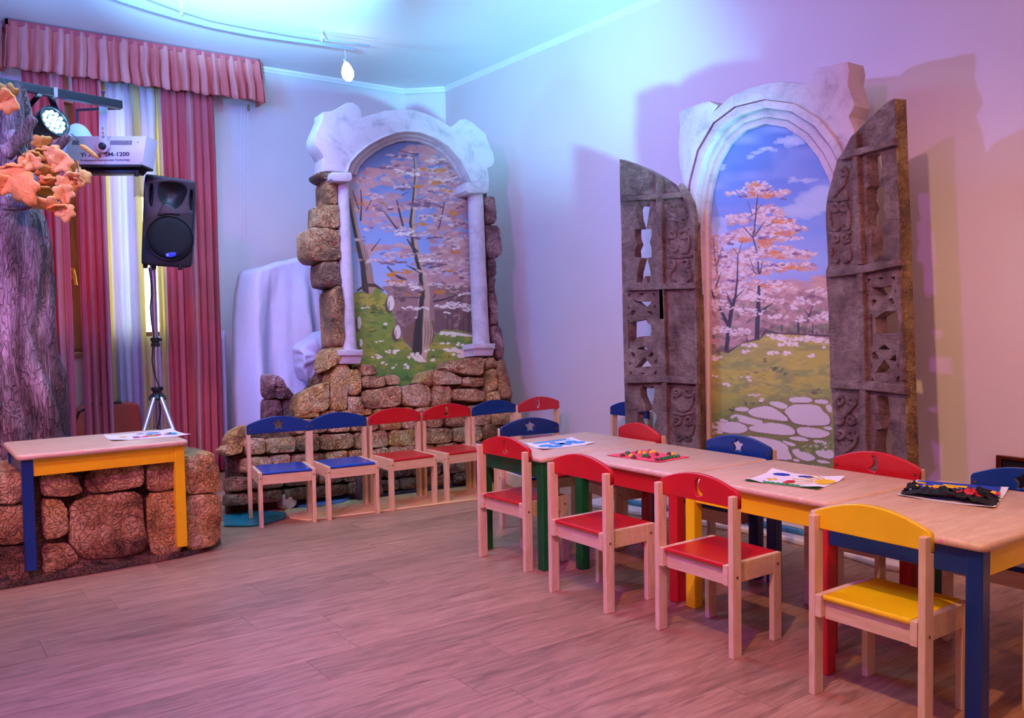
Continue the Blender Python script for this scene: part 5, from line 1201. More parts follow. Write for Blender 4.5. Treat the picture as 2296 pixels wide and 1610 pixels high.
carve(RS, sr_, [H4(*spiral(150, 1050, 40, 1.2, 2.8, -1)), H4(*spiral(245, 1055, 38, 1.2, .3, 1)), H4((115, 1060), (130, 1130), (180, 1190), (210, 1150), (280, 1070)), H4(*spiral(150, 1200, 36, 1.3, 2.6, -1)), H4(*spiral(240, 1200, 36, 1.3, .4, 1)), H4(*spiral(155, 1310, 40, 1.2, 2.6, -1)), H4(*spiral(240, 1310, 40, 1.2, .4, 1)), H4((115, 1330), (130, 1400), (190, 1450), (260, 1400), (285, 1320)), H4(*spiral(165, 1440, 30, 1.2, 2.6, -1))], .002, .011)
e0, e1 = RS.uv(*H3((618, 42))[0]), RS.uv(*H4((668, 1640))[0])
em = mesh('edge', [(e0[0] + .001, e0[1], -.059), (e1[0] + .001, e1[1], -.059), (e1[0] + .001, e1[1], .0), (e0[0] + .001, e0[1], .0), (e0[0] + .006, e0[1] - .006, -.055), (e1[0] + .006, e1[1], -.055), (e1[0] + .006, e1[1], -.006), (e0[0] + .006, e0[1] - .006, -.006)], [(4, 5, 6, 7), (0, 4, 7, 3), (0, 1, 5, 4), (3, 7, 6, 2), (1, 2, 6, 5)])
put('outer_edge', em, M['shutter_edge'], sr_, matrix=RS.mat())
# painted base board of the window set
pf = [(3.275, 3.80), (3.31, 3.60), (3.385, 3.25), (3.455, 2.95), (3.50, 2.70), (3.475, 2.30), (3.43, 2.09), (3.445, 2.00), (3.50, 1.965), (3.74, 1.97), (3.74, 3.86), (3.32, 3.88)]
put('base_platform', plate(pf, [], .030, .008), M['platform'], wnd)
pf2 = [(3.40, 3.62), (3.46, 3.30), (3.52, 2.95), (3.555, 2.65), (3.55, 2.35), (3.56, 2.12), (3.70, 2.10), (3.70, 3.70), (3.46, 3.70)]
o = put('path_step', plate(pf2, [], .030, .006), M['edgeblue'], wnd, matrix=Matrix.Translation((0, 0, .030)))
pf3 = [(3.415, 3.60), (3.475, 3.30), (3.535, 2.95), (3.568, 2.65), (3.562, 2.35), (3.572, 2.135), (3.69, 2.115), (3.69, 3.685), (3.47, 3.685)]
put('painted_path', plate(pf3, [], .006, .001), M['platform'], wnd, matrix=Matrix.Translation((0, 0, .0602)))

# ------------------------------------------------------------------ curtains
YC = 6.47
cx_ = lambda px, py=500: hit(px, py, (0, YC, 0), (0, 1, 0)).x
def curtain(name, x0, x1, z0, z1, folds, amp, mat, label, cat='curtain', group=None, seed=0, y=YC, full=1.9, gather=0.0, ret=False, flare=0.0, nv=18):
    r = random.Random(seed); n = folds * 12
    ph = []; t = 0
    for k in range(n + 1): ph.append(t); t += (.75 + .5 * noise.noise(Vector((k * .11, seed, 0))) + .25 * noise.noise(Vector((k * .33, seed, 4))))
    ph = [p / ph[-1] for p in ph]
    v = []; uvs = []; f = []
    W_ = x1 - x0
    for j in range(nv + 1):
        s = j / nv; z = z1 + (z0 - z1) * s
        for i in range(n + 1):
            u = i / n; a = 2 * PI * folds * ph[i]
            k = (.30 + .70 * min(1, s * 3)) if not gather else (gather + (1 - gather) * s ** .8)
            w_ = math.sin(a) + .28 * math.sin(2.3 * a + seed) + .35 * noise.noise(Vector((u * 9, s * 1.6, seed)))
            xx = x0 + W_ * u + .30 * W_ / folds * .35 * math.sin(a + 1.2) * k + .008 * noise.noise(Vector((u * 6, s * 2.5, seed + 9))) + flare * s * (u - .5)
            v.append((xx, y + amp * k * w_, z + (.012 * math.sin(a) + .006 * math.sin(a * .31) if (gather and j == nv) else 0)))
            uvs.append((u * W_ * full, s * (z1 - z0)))
    for j in range(nv):
        for i in range(n):
            k = j * (n + 1) + i; f.append((k, k + n + 1, k + n + 2, k + 1))
    me = mesh(name, v, f); ul = me.uv_layers.new(name='UVMap')
    for lp in me.loops: ul.data[lp.index].uv = uvs[lp.vertex_index]
    o = put(name, me, mat, smooth=3.1, solid=.002)
    if label: tag(o, label, cat, group)
    return o
M['curtain'] = mat_stripes('coral_curtain', [(228, 100, 110), (230, 116, 122), (222, 90, 100), (238, 160, 162)], .42, trans=.35)
M['valance'] = mat_stripes('coral_valance', [(222, 104, 98), (230, 134, 126)], .19)
M['sheer'] = mat_stripes('striped_sheer', [(238, 224, 160), (226, 216, 230), (238, 236, 238), (216, 206, 222)], .36, trans=.55)
M['lilac'] = mat_stripes('lilac_lining', [(206, 200, 226), (214, 208, 230)], .2)
curtain('curtain', cx_(60), cx_(152), .02, 2.86, 5, .030, M['curtain'], 'coral striped curtain hanging directly behind the tree trunk, left of the gap', seed=2)
curtain('curtain', cx_(173), cx_(238), .02, 2.86, 4, .030, M['curtain'], 'coral striped curtain between window gap and pale sheer, behind the metal lamp box', seed=5)
curtain('curtain', cx_(370), cx_(486), .02, 2.82, 7, .030, M['curtain'], 'coral striped curtain right of the speaker, at the window edge', seed=8)
curtain('sheer_curtain', cx_(230), cx_(322), .03, 2.84, 5, .016, M['sheer'], 'yellow and white striped sheer curtain left of the speaker stand', 'curtain', seed=11, y=YC + .05, full=1.5)
curtain('sheer_curtain', cx_(352), cx_(376), .03, 2.84, 2, .012, M['sheer'], 'narrow sheer curtain strip just right of the speaker stand pole', 'curtain', seed=13, y=YC + .05, full=1.5)
curtain('sheer_curtain', cx_(318), cx_(354), .03, 1.02, 2, .012, M['sheer'], 'short pale sheer piece under the bright pane, behind the speaker stand', 'curtain', seed=14, y=YC + .05, full=1.2)
curtain('sheer_curtain', cx_(305), cx_(360), 2.0, 2.84, 3, .012, M['sheer'], 'pale sheer piece gathered above the bright pane, above the speaker', 'curtain', seed=15, y=YC + .05, full=1.5)
curtain('lining_cloth', cx_(474), cx_(500), .02, 1.05, 2, .020, M['lilac'], 'pale lilac cloth hanging low at the right edge of the coral curtains', 'cloth', seed=17, y=YC + .03)
vx0, vx1 = .700, 2.335
val = curtain('valance', vx0, vx1, 2.748, 3.045, 25, .036, M['valance'], 'coral and pink striped gathered valance across the top of the window', 'valance', seed=3, y=6.405, full=1.55, gather=.25, flare=.05)
hd = MB().box((vx0 - .003, 6.40, 3.02), (vx1 + .003, 6.428, 3.052)).box((vx0 - .003, 6.40, 3.02), (vx0 + .012, 6.60, 3.052)).box((vx1 - .012, 6.40, 3.02), (vx1 + .003, 6.60, 3.052))
put('header_band', hd.mesh(), M['curtain'], val)
for xx, nm in ((vx0 - .02, 'left'), (vx1 + .02, 'right')):
    v = []; f = []; uvs = []
    for j in range(9):
        for i in range(13):
            s = j / 8; v.append((xx + (.012 * math.sin(i * 1.9) * s) + (.02 * s if nm == 'right' else -.02 * s), 6.415 + .18 * i / 12, 3.045 - .297 * s)); uvs.append((i * .025, s))
    for j in range(8):
        for i in range(12): k = j * 13 + i; f.append((k, k + 1, k + 14, k + 13))
    me = mesh('return', v, f); ul = me.uv_layers.new(name='UVMap')
    for lp in me.loops: ul.data[lp.index].uv = uvs[lp.vertex_index]
    put('side_return', me, M['valance'], val, smooth=3.1, solid=.002)
# pull cords beside the valance
cd = thing('blind_cord', 'thin white pull cords hanging from the right end of the valance', 'cord', (2.20, 6.50, 1.0))
for px in (541, 548, 556):
    a = hit(px, 238, (0, 6.5, 0), (0, 1, 0)); b_ = hit(px - (5 if px < 556 else 2), 800 if px < 556 else 560, (0, 6.5, 0), (0, 1, 0))
    put('cord', MB().tube([a, a.lerp(b_, .5) + Vector((.002, 0, 0)), b_], .0016, 6).mesh(), M['white'], cd)
a = hit(557, 240, (0, 6.5, 0), (0, 1, 0)); put('cord_weight', MB().lathe([(.004, .02), (.009, .01), (.009, -.025), (.005, -.03)], 10, a).mesh(), M['brownwood'], cd)
# plaster reveal strip beside the right curtain
struct('trim_4', MB().box((cx_(486) + .0, YB - .075, .02), (cx_(493), YB, 2.72)).mesh(), M['white'])
# suitcase in the gap under the window
sx = hit(163, 900, (0, 6.53, 0), (0, 1, 0)).x
sc = thing('suitcase', 'red-brown suitcase standing in the curtain gap under the window', 'suitcase', (sx + .06, 6.54, 0))
me = plate(smooth_poly([(-.22, .03), (.22, .03), (.24, .06), (.24, .52), (.20, .57), (-.10, .58), (-.20, .52), (-.24, .40), (-.24, .06)], 2), [], .09, .015)
put('shell', me, M['suitcase'], sc, matrix=Matrix(((1, 0, 0, sx + .19), (0, 0, -1, 6.585), (0, 1, 0, .0), (0, 0, 0, 1))), smooth=.8)
put('trim_band', MB().tube([(sx + .19 - .20, 6.492, .06), (sx + .19 - .205, 6.492, .40), (sx + .19 - .16, 6.492, .52), (sx + .19 - .06, 6.492, .57), (sx + .3, 6.492, .565)], .008, 8).mesh(), M['black'], sc)

# ------------------------------------------------------------------ dust sheet over something tall behind the arch
def sheet():
    YS = 5.95
    L = [hit(*q, (0, YS, 0), (0, 1, 0)) for q in ((562, 604), (548, 660), (540, 720), (534, 800), (532, 880), (534, 950))]
    Rr = [hit(*q, (0, YS - .62, 0), (0, 1, 0)) for q in ((1098, 640), (1112, 670), (1140, 720), (1165, 780), (1186, 850), (1206, 935))]
    zb = .02
    def side(P, t):
        zz = P[0].z + (zb - P[0].z) * t
        for a, b_ in zip(P, P[1:]):
            if b_.z <= zz <= a.z: k = (a.z - zz) / (a.z - b_.z); return a.x + (b_.x - a.x) * k
        return P[-1].x + (P[-1].x - P[-2].x) * .25 * (P[-1].z - zz) / .2
    nu, nv, nt_ = 150, 52, 12; v = []; f = []
    for j in range(nv + 1):
        for i in range(nu + 1):
            u = i / nu; e = max(0, 1 - u / .05)
            if j <= nt_: t = 0; q = j / nt_                 # lying on the top, from the back edge to the front
            else: t = (j - nt_) / (nv - nt_); q = 1
            xl, xr = side(L, t), side(Rr, t)
            ztop = L[0].z + .13 * min(1, u * 3.2) - .30 * max(0, u - .5) / .5
            x = xl + (xr - xl) * u
            ridge = lambda c, w_: math.exp(-((u - c) / w_) ** 2)
            fold = .9 * ridge(.045, .03) - .7 * ridge(.12, .035) + 1.0 * ridge(.235, .03) + .25 * ridge(.30, .02) - .8 * ridge(.36, .05) + .7 * ridge(.50, .05) - .6 * ridge(.62, .05) + .8 * ridge(.74, .04) - .5 * ridge(.85, .04) + .6 * ridge(.95, .03)
            fold += .35 * noise.noise(Vector((u * 9, t * 1.4, 3))) + .16 * math.sin(u * 83 + 3 * t)
            d = (.018 + .13 * t ** .8) * fold * min(1, t * 5) + .16 * t + .008 * noise.noise(Vector((u * 40, t * 16, 1)))
            yy = YS + .40 * (1 - q) - d + .24 * e * e
            z = ztop + (zb - ztop) * t + .03 * (1 - q) + (.012 * noise.noise(Vector((u * 14, q * 3, 7))) if t == 0 else 0)
            if t == 0 and q > .7: yy -= .01 * (q - .7); z -= .02 * ((q - .7) / .3) ** 2
            v.append((min(3.885, x + .02 * fold * t + (.22 * (1 - q) * (1 - u) if t == 0 else 0)), yy, max(zb * .5, z)))
    for j in range(nv):
        for i in range(nu):
            k = j * (nu + 1) + i; f.append((k, k + nu + 1, k + nu + 2, k + 1))
    return mesh('sheet', v, f)
sh = put('dust_sheet', sheet(), M['cloth'], smooth=3.1, solid=.004)
tag(sh, 'pale blue-grey dust sheet draped over something tall behind the arch', 'sheet')
# the hidden thing the sheet lies on
st = thing('covered_rack', 'tall boxy rack hidden under the pale blue-grey dust sheet', 'rack', (2.9, 6.2, 0))
for xx in (2.26, 3.24):
    for yy in (6.10, 6.30): put('post', MB().box((xx - .02, yy - .02, 0), (xx + .02, yy + .02, 1.34)).mesh(), M['brownwood'], st)
put('top_board', MB().box((2.20, 6.06, 1.33), (3.30, 6.32, 1.35)).mesh(), M['brownwood'], st)
def bundle():
    pts = C5((575, 890), (640, 830), (700, 800), (760, 745), (880, 735), (900, 840), (830, 960), (790, 1110), (680, 1190), (620, 1170), (585, 1040))
    pl = Plane((2.3, 5.68, 0), (1, 0, 0), (0, -1, 0))
    me = stone_mesh(pl.poly(pts), .12, 4, 48, .05, 9, .04); me.transform(pl.mat(-.02)); return me
b_ = put('bunched_fold', bundle(), M['cloth'], sh, smooth=3.1); sm = b_.modifiers.new('s', 'SUBSURF'); sm.levels = 1; sm.render_levels = 1

# ------------------------------------------------------------------ artificial tree at the left edge
TD = 4.56
k_ = TD / F_PX
def tp(px, py, d=0.0): return at_depth(px, py, TD + d)
tree = thing('artificial_tree', 'artificial tree with crinkled purple-brown bark and orange foam leaves', 'tree', (0.57, 5.15, 0))
def trunk():
    ctr = [(34, 182, 10), (30, 200, 26), (30, 250, 38), (28, 320, 42), (24, 400, 44), (18, 450, 58), (16, 500, 76), (16, 560, 88), (16, 640, 94), (14, 720, 104), (18, 800, 108), (22, 880, 112), (24, 960, 118), (24, 1040, 130), (24, 1120, 140), (24, 1200, 150)]
    rows = []; 
    for i in range(len(ctr) - 1):
        for s in range(5):
            t = s / 5; a, b2 = ctr[i], ctr[i + 1]; rows.append(tuple(a[k] + (b2[k] - a[k]) * t for k in range(3)))
    rows.append(ctr[-1]); n = 72; v = []; f = []
    rt = Vector((math.cos(YAW), -math.sin(YAW), 0)); fw = Vector((math.sin(YAW), math.cos(YAW), 0))
    for px, py, r in rows:
        c = tp(px, py)
        for k in range(n):
            a = 2 * PI * k / n
            rid = .10 * math.sin(7 * a + 2.2 * noise.noise(Vector((math.cos(a), math.sin(a), c.z * 1.3))) * 3) + .13 * noise.noise(Vector((math.cos(a) * 3, math.sin(a) * 3, c.z * 1.6))) + .05 * noise.noise(Vector((math.cos(a) * 9, math.sin(a) * 9, c.z * 5)))
            R = r * k_ * (1 + rid)
            v.append(c + rt * (R * math.cos(a)) + fw * (R * .62 * math.sin(a)))
    m_ = len(rows)
    for j in range(m_ - 1):
        for k in range(n):
            a = j * n + k; b2 = j * n + (k + 1) % n; f.append((a, a + n, b2 + n, b2))
    f.append(tuple(range(n)))
    for p in v: p.z = max(p.z, 0.0)
    return mesh('trunk', v, f)
put('trunk', trunk(), M['bark'], tree, smooth=3.1)
for pts, r, dd in (([(10, 345), (40, 318), (60, 285), (74, 264)], (18, 15, 13, 11), -.22), ([(40, 372), (90, 352), (130, 330), (152, 305)], (14, 12, 11, 9), -.10), ([(10, 452), (55, 455), (92, 442), (118, 426)], (20, 17, 14, 11), -.20), ([(20, 300), (55, 350), (70, 390), (66, 440)], (16, 13, 12, 12), -.12)):
    q = resample([tp(x, y, dd) for x, y in pts], 12, False); rs = np.interp(np.linspace(0, 1, 12), np.linspace(0, 1, 4), r)
    rs = [float(x) * k_ * (1 + .12 * noise.noise(Vector((i * .9, r[0], 0)))) for i, x in enumerate(rs)]
    q.append(q[-1] + (q[-1] - q[-2]) * .25); rs.append(rs[-1] * .55)
    put('branch', MB().tube(q, rs, 14).mesh(), M['bark'], tree, smooth=3.1)
leaf_out = [(0, -.5), (.10, -.42), (.34, -.46), (.50, -.28), (.36, -.16), (.52, .04), (.44, .20), (.24, .16), (.20, .34), (0, .56), (-.20, .34), (-.24, .16), (-.44, .20), (-.52, .04), (-.36, -.16), (-.50, -.28), (-.34, -.46), (-.10, -.42)]
def leaf_mesh(bend, seed):
    o = resample(smooth_poly(leaf_out, 1), 36); v = []; f = []
    for s in (1.0, .6, .25):
        for x, y in o:
            X, Y = x * s, y * s
            z = bend * (abs(X) * 1.2 + Y * Y * .9) + .06 * noise.noise(Vector((X * 3 + seed, Y * 3, 0))) - .05 * (1 if abs(X) < .05 else 0)
            v.append((X, Y, z))
    v.append((0, 0, -.04))
    for r_ in range(2):
        for i in range(36): a = r_ * 36 + i; b2 = r_ * 36 + (i + 1) % 36; f.append((a, b2, b2 + 36, a + 36))
    for i in range(36): f.append((72 + i, 72 + (i + 1) % 36, 108))
    return mesh('leaf', v, f)
LM = [leaf_mesh(b2, s) for b2, s in ((.25, 1), (-.3, 2), (.5, 3), (-.1, 4))]
# px, py, size px, roll, tilt x, tilt y, depth shift, colour
leaves = [(8, 228, 58, 1.9, .5, .3, -.3, 'leaf'), (14, 205, 44, .6, .9, 0, -.25, 'leaf3'), (30, 375, 62, 1.3, 1.1, .2, -.32, 'leaf'), (56, 372, 44, .3, .3, .5, -.34, 'leaf'), (76, 352, 46, 2.2, 1.0, .1, -.3, 'leaf3'), (95, 325, 44, 2.6, .9, .5, -.3, 'leaf3'), (88, 338, 40, 1.2, 1.1, .3, -.28, 'leaf3'),
          (112, 348, 52, .8, .35, -.3, -.3, 'leaf2'), (135, 365, 52, 2.4, .2, .3, -.3, 'leaf2'), (122, 350, 44, 3.6, .4, .2, -.28, 'leaf2'), (92, 385, 40, 3.0, .2, 1.1, -.3, 'leaf'), (28, 400, 70, 1.2, .3, .2, -.36, 'leaf'), (10, 415, 52, 2.5, .5, .3, -.38, 'leaf'), (50, 428, 78, 3.6, .3, -.2, -.40, 'leaf'), (72, 362, 40, .2, .3, .4, -.36, 'leaf2'),
          (105, 392, 48, 2.2, 1.1, .5, -.3, 'leaf3'), (118, 405, 44, 4.2, 1.2, .2, -.28, 'leaf3'), (104, 412, 42, 1.6, 1.0, .2, -.3, 'leaf'), (157, 372, 36, .3, .3, .8, -.26, 'leaf2'), (186, 400, 42, 2.7, .3, 1.0, -.24, 'leaf2'), (163, 400, 44, 4.0, .9, .4, -.26, 'leaf2'), (140, 408, 34, .5, .4, .4, -.3, 'leaf2'),
          (145, 435, 46, 3.2, .3, .3, -.28, 'leaf2'), (155, 425, 40, .6, .8, .6, -.27, 'leaf'), (95, 425, 42, 1.4, 1.15, .2, -.3, 'leaf3'), (105, 466, 62, 1.55, 1.25, .1, -.3, 'leaf2'), (125, 462, 40, 1.2, 1.2, .4, -.29, 'leaf'), (146, 478, 44, 3.1, .2, .2, -.28, 'leaf2'), ]
stick = [(178, 325), (192, 332), (206, 343), (221, 355)]
rt = Vector((math.cos(YAW), -math.sin(YAW), 0)); fw = Vector((math.sin(YAW), math.cos(YAW), 0)); up = Vector((0, 0, 1))
base = Matrix(((rt.x, up.x, -fw.x, 0), (rt.y, up.y, -fw.y, 0), (rt.z, up.z, -fw.z, 0), (0, 0, 0, 1)))
for i, (px, py, sz, ro_, tx, ty, dd, mt) in enumerate(leaves):
    c = tp(px, py, dd); s = sz * (TD + dd) / F_PX
    mtx = Matrix.Translation(c) @ base @ Matrix.Rotation(tx, 4, 'X') @ Matrix.Rotation(ty, 4, 'Y') @ Matrix.Rotation(ro_, 4, 'Z') @ Matrix.Scale(s, 4)
    o = put('leaf', LM[i % 4], None, tree, matrix=mtx, smooth=3.1, solid=.10)
    if not o.data.materials: o.data.materials.append(M['leaf'])
    o.material_slots[0].link = 'OBJECT'; o.material_slots[0].material = M[mt]
o = put('leaf', MB().tube(resample([tp(x, y, -.2) for x, y in stick], 10, False), [.004, .010, .013, .012, .012, .012, .011, .011, .009, .003], 8).mesh(), M['leaf3'], tree, smooth=3.1)
for pts in ([(0, 160), (14, 190), (24, 208)], [(40, 332), (48, 345), (32, 362)], [(100, 330), (115, 322), (128, 345)], [(146, 355), (172, 362), (176, 385), (166, 396)], [(160, 300), (172, 310), (178, 325)], [(112, 420), (140, 420)], [(128, 425), (126, 445), (132, 452)], [(95, 360), (104, 385)]):
    put('wire', MB().tube([tp(x, y, -.28) for x, y in pts], .0025, 6).mesh(), M['wire'], tree)

# ------------------------------------------------------------------ black bar with the LED can and the metal effect light
br_ = at_depth(271, 236, 5.0); blf = hit(-70, 173, (0, 0, br_.z), (0, 0, 1))
ax = (blf - br_).normalized(); sd = Vector((-ax.y, ax.x, 0))
bar = thing('lighting_bar', 'black square lighting bar reaching across in front of the valance', 'bar', tuple(br_))
def obox(c0, c1, wx, wz):
    a = (c1 - c0).normalized(); s_ = Vector((-a.y, a.x, 0)).normalized() if abs(a.z) < .9 else Vector((1, 0, 0)); t_ = a.cross(s_)
    v = [c + s_ * (sx_ * wx) + t_ * (sz_ * wz) for c in (c0, c1) for sx_, sz_ in ((-1, -1), (1, -1), (1, 1), (-1, 1))]
    return v, [(0, 1, 2, 3), (7, 6, 5, 4), (0, 4, 5, 1), (1, 5, 6, 2), (2, 6, 7, 3), (3, 7, 4, 0)]
put('beam', MB().add(*obox(br_, blf, .022, .022)).mesh(), M['black_metal'], bar, bevel=.002)
jp = hit(134, 203, (0, 0, br_.z), (0, 0, 1)); jd = br_ + ax * (jp - br_).dot(ax)
put('joint_sleeve', MB().add(*obox(jd - ax * .010, jd + ax * .010, .0245, .0245)).mesh(), M['silver'], bar)
bp_ = br_ + ax * .10; put('bolt', MB().lathe([(.006, .0), (.006, .05), (.011, .05), (.011, .058)], 8, bp_).mesh(), M['black_metal'], bar)
# LED can
can = thing('led_can', 'round black LED stage light with glowing blue-white lens under the black bar', 'stage light', tuple(PAR_POS))
cax = (rt * .90 + up * .30 - fw * .42).normalized(); lc = at_depth(121, 273, 4.72)
m = MB(); R_ = .080
m.lathe([(.05, -.19), (.062, -.17), (.070, -.12), (.074, -.06), (R_, -.05), (R_ + .003, -.01), (R_ + .006, .0), (R_ + .006, .012), (R_ - .004, .012), (R_ - .006, -.002)], 32, lc, cax)
put('housing', m.mesh(), M['black_metal'], can, smooth=.7)
m = MB(); 
cu_ = cax.cross(up).normalized(); cv_ = cu_.cross(cax)
for ring, cnt in ((0, 1), (.027, 6), (.054, 12)):
    for k in range(cnt):
        a = 2 * PI * k / cnt; m.lathe([(.0115, 0), (.010, .006), (.004, .009)], 8, lc + cax * .0 + (cu_ * math.cos(a) + cv_ * math.sin(a)) * ring, cax)
put('led_lens', m.mesh(), M['led'], can)
put('lens_plate', MB().lathe([(R_ - .008, -.012), (R_ - .008, -.003)], 28, lc, cax).mesh(), M['black'], can)
yk = MB(); bo = lc - cax * .09; topy = br_ + ax * ((at_depth(66, 200, 4.8) - br_).dot(ax)) - up * .02
for s_ in (-1, 1):
    side_ = cu_ * (s_ * (R_ + .012)); yk.add(*obox(bo + side_, bo + side_ + up * .09, .003, .016))
    yk.add(*obox(bo + side_ + up * .088, topy + cu_ * s_ * .03, .016, .003))
put('yoke', yk.mesh(), M['black_metal'], can)
# effect light box
bd = 5.05
eb = thing('effect_light', 'silver box-shaped effect light hanging from the black bar on a bracket', 'stage light', tuple(at_depth(240, 340, bd)))
front = Plane(at_depth(240, 340, bd), rt - fw * .0, -fw)
E1 = lambda *p: zpts(p, 0, 140, 4.026)
fo = E1((600, 665), (1325, 665), (1285, 922), (575, 922)); fo = [(152, 305), (329, 305), (319, 369), (142, 369)]
put('case', plate(front.poly(fo), [], .16, .004), M['silverpaint'], eb, matrix=front.mat(-.16), smooth=.5)
put('base_plate', plate(front.poly([(142, 369.5), (319, 369.5), (317, 374), (143, 374)]), [], .165, .001), M['black'], eb, matrix=front.mat(-.162))
put('underside', plate(front.poly([(150, 374), (318, 374), (306, 388), (160, 388)], -.05), [], .10, .002), M['black'], eb, matrix=front.mat(-.15))
put('foot', MB().lathe([(.012, -.03), (.014, -.005), (.014, .0)], 12, at_depth(306, 384, bd + .02)).mesh(), M['black'], eb)
br2 = hit(234, 240, front.o, front.n); 
put('bracket', plate(front.poly([(222, 236), (241, 236), (240, 316), (243, 330), (237, 340), (228, 342), (219, 337), (216, 327), (221, 316)], .03), [front.poly([(231 + 3.4 * math.cos(a), yy + 3.4 * math.sin(a)) for a in np.linspace(0, 2 * PI, 12)[:-1]], .03) for yy in (288, 298.5, 307)], .004, .0008), M['silverpaint'], eb, matrix=front.mat(.026))
put('bracket_disc', MB().lathe([(.040, 0), (.040, .010), (.036, .013)], 28, hit(231, 328, front.o + front.n * .002, front.n), front.n).mesh(), M['silverpaint'], eb, smooth=.6)
put('bracket_knob', MB().lathe([(.019, 0), (.019, .018), (.014, .024)], 20, hit(231, 328, front.o + front.n * .03, front.n), front.n).mesh(), M['black'], eb, smooth=.6)
vents = MB()
def vent_at(x0, x1, y0, y1, n):
    for i in range(n):
        xx = x0 + (x1 - x0) * i / (n - 1); sl2 = 1.5
        q = front.poly([(xx - .9, y1), (xx + .7, y1), (xx + .7 + sl2, y0), (xx - .9 + sl2, y0)])
        k = len(vents.v); vents.v += [(a, b2, .0006) for a, b2 in q]; vents.f.append((k, k + 1, k + 2, k + 3))
vent_at(248, 294, 315, 325, 18); vent_at(163, 176, 315, 325, 6)
o = put('vent_slots', vents.mesh(), M['ink'], eb, matrix=front.mat(.0002)); o['kind'] = 'stuff'
def text(name, body, px, py, hpx, parent, pl, mat, bold=.0, wpx=None, h=.001):
    cu = bpy.data.curves.new('t', 'FONT'); cu.body = body; cu.size = 1; cu.align_x = 'CENTER'; cu.align_y = 'CENTER'; cu.extrude = .002; cu.offset = bold
    ob = bpy.data.objects.new('t', cu); link(ob); bpy.context.view_layer.update()
    me = bpy.data.meshes.new_from_object(ob.evaluated_get(bpy.context.evaluated_depsgraph_get())); bpy.data.objects.remove(ob); me.materials.clear()
    a = pl.uv(px - wpx / 2, py, h); b2 = pl.uv(px + wpx / 2, py, h); c = pl.uv(px, py, h)
    xs = [v_.co.x for v_ in me.vertices]; w_ = max(xs) - min(xs); s = (b2[0] - a[0]) / w_
    t0 = pl.uv(px, py - hpx / 2, h); t1 = pl.uv(px, py + hpx / 2, h); ys = [v_.co.y for v_ in me.vertices]; sy = (t0[1] - t1[1]) / (max(ys) - min(ys))
    me.transform(Matrix.Translation((c[0], c[1], 0)) @ Matrix.Diagonal((s, sy, .3, 1)) @ Matrix.Translation((-(max(xs) + min(xs)) / 2, -(max(ys) + min(ys)) / 2, 0)))
    return put(name, me, mat, parent, matrix=pl.mat(h))
text('lettering', 'Yi Xing  SM-1200', 235, 347.5, 12, eb, front, M['ink'], .018, 110)
text('lettering', 'Professional Entertainment Technology', 236, 359.5, 6, eb, front, M['ink'], .0, 110)
for px, py in ((309, 319), (316, 365), (236, 366)): put('screw', MB().lathe([(.003, 0), (.003, .001)], 8, hit(px, py, front.o, front.n), front.n).mesh(), M['black'], eb)
# white globe behind the box
gc = at_depth(176, 335, 5.32)
gl = thing('globe_lamp', 'white egg-shaped globe half hidden behind the silver effect light', 'lamp', tuple(gc))
prof = [(.0, -.155)] + [(.092 * math.cos(t), .155 * math.sin(t)) for t in np.linspace(-1.45, 1.45, 17)] + [(.0, .155)]
put('globe', MB().lathe([(max(.001, a), b2) for a, b2 in prof], 28, gc).mesh(), M['dome'], gl, smooth=3.1)
put('stem', MB().tube([gc + up * .15, gc + up * .24], .008, 8).mesh(), M['black_metal'], gl)
put('arm', MB().tube([gc + up * .235, br_ + ax * ((gc - br_).dot(ax)) - up * .018], .008, 8).mesh(), M['black_metal'], gl)

# ------------------------------------------------------------------ loudspeaker, its stand and cable
SPD = 5.30
rot_s = .24                                                 # its front looks a little to the viewer's right
fr_n = (-fw * math.cos(rot_s) + rt * math.sin(rot_s) - up * .05).normalized()
SPc = at_depth(379, 497, SPD)
SPn = Plane(SPc, rt * math.cos(rot_s) + fw * math.sin(rot_s) + up * .0, fr_n)
spk = thing('loudspeaker', 'black moulded loudspeaker on a silver tripod stand', 'loudspeaker', tuple(SPc))
C3 = lambda *p: zpts(p, 280, 370, 5.963)
fo = smooth_poly(C3((255, 130), (310, 118), (600, 160), (900, 200), (940, 240), (930, 560), (905, 1100), (892, 1340), (850, 1375), (560, 1360), (230, 1335), (215, 1290), (235, 800)), 2)
fo_uv = SPn.poly(fo)
horn = smooth_poly(C3((470, 215), (860, 265), (760, 520), (640, 600), (480, 520), (440, 330)), 2)
hl = [SPn.poly(smooth_poly(C3(*q), 1)) for q in (((335, 255), (375, 258), (360, 545), (325, 550)), ((875, 325), (910, 330), (895, 610), (868, 600)))]
put('cabinet', plate(fo_uv, hl + [SPn.poly(horn)], .055, .008), M['black'], spk, matrix=SPn.mat(-.055), smooth=.9)
# tapered cabinet back
n_ = len(fo_uv); cxx = sum(p[0] for p in fo_uv) / n_; cyy = sum(p[1] for p in fo_uv) / n_
v = [(x, y, -.05) for x, y in fo_uv] + [(cxx + (x - cxx) * .98, cyy + (y - cyy) * .98, -.12) for x, y in fo_uv] + [(cxx + (x - cxx) * .66, cyy + (y - cyy) * .9, -.27) for x, y in fo_uv]
f = [(i, (i + 1) % n_, n_ + (i + 1) % n_, n_ + i) for i in range(n_)] + [(n_ + i, n_ + (i + 1) % n_, 2 * n_ + (i + 1) % n_, 2 * n_ + i) for i in range(n_)] + [tuple(range(2 * n_, 3 * n_)), tuple(range(n_))]
put('cabinet_back', mesh('cb', v, f), M['black'], spk, matrix=SPn.mat(), smooth=.7)
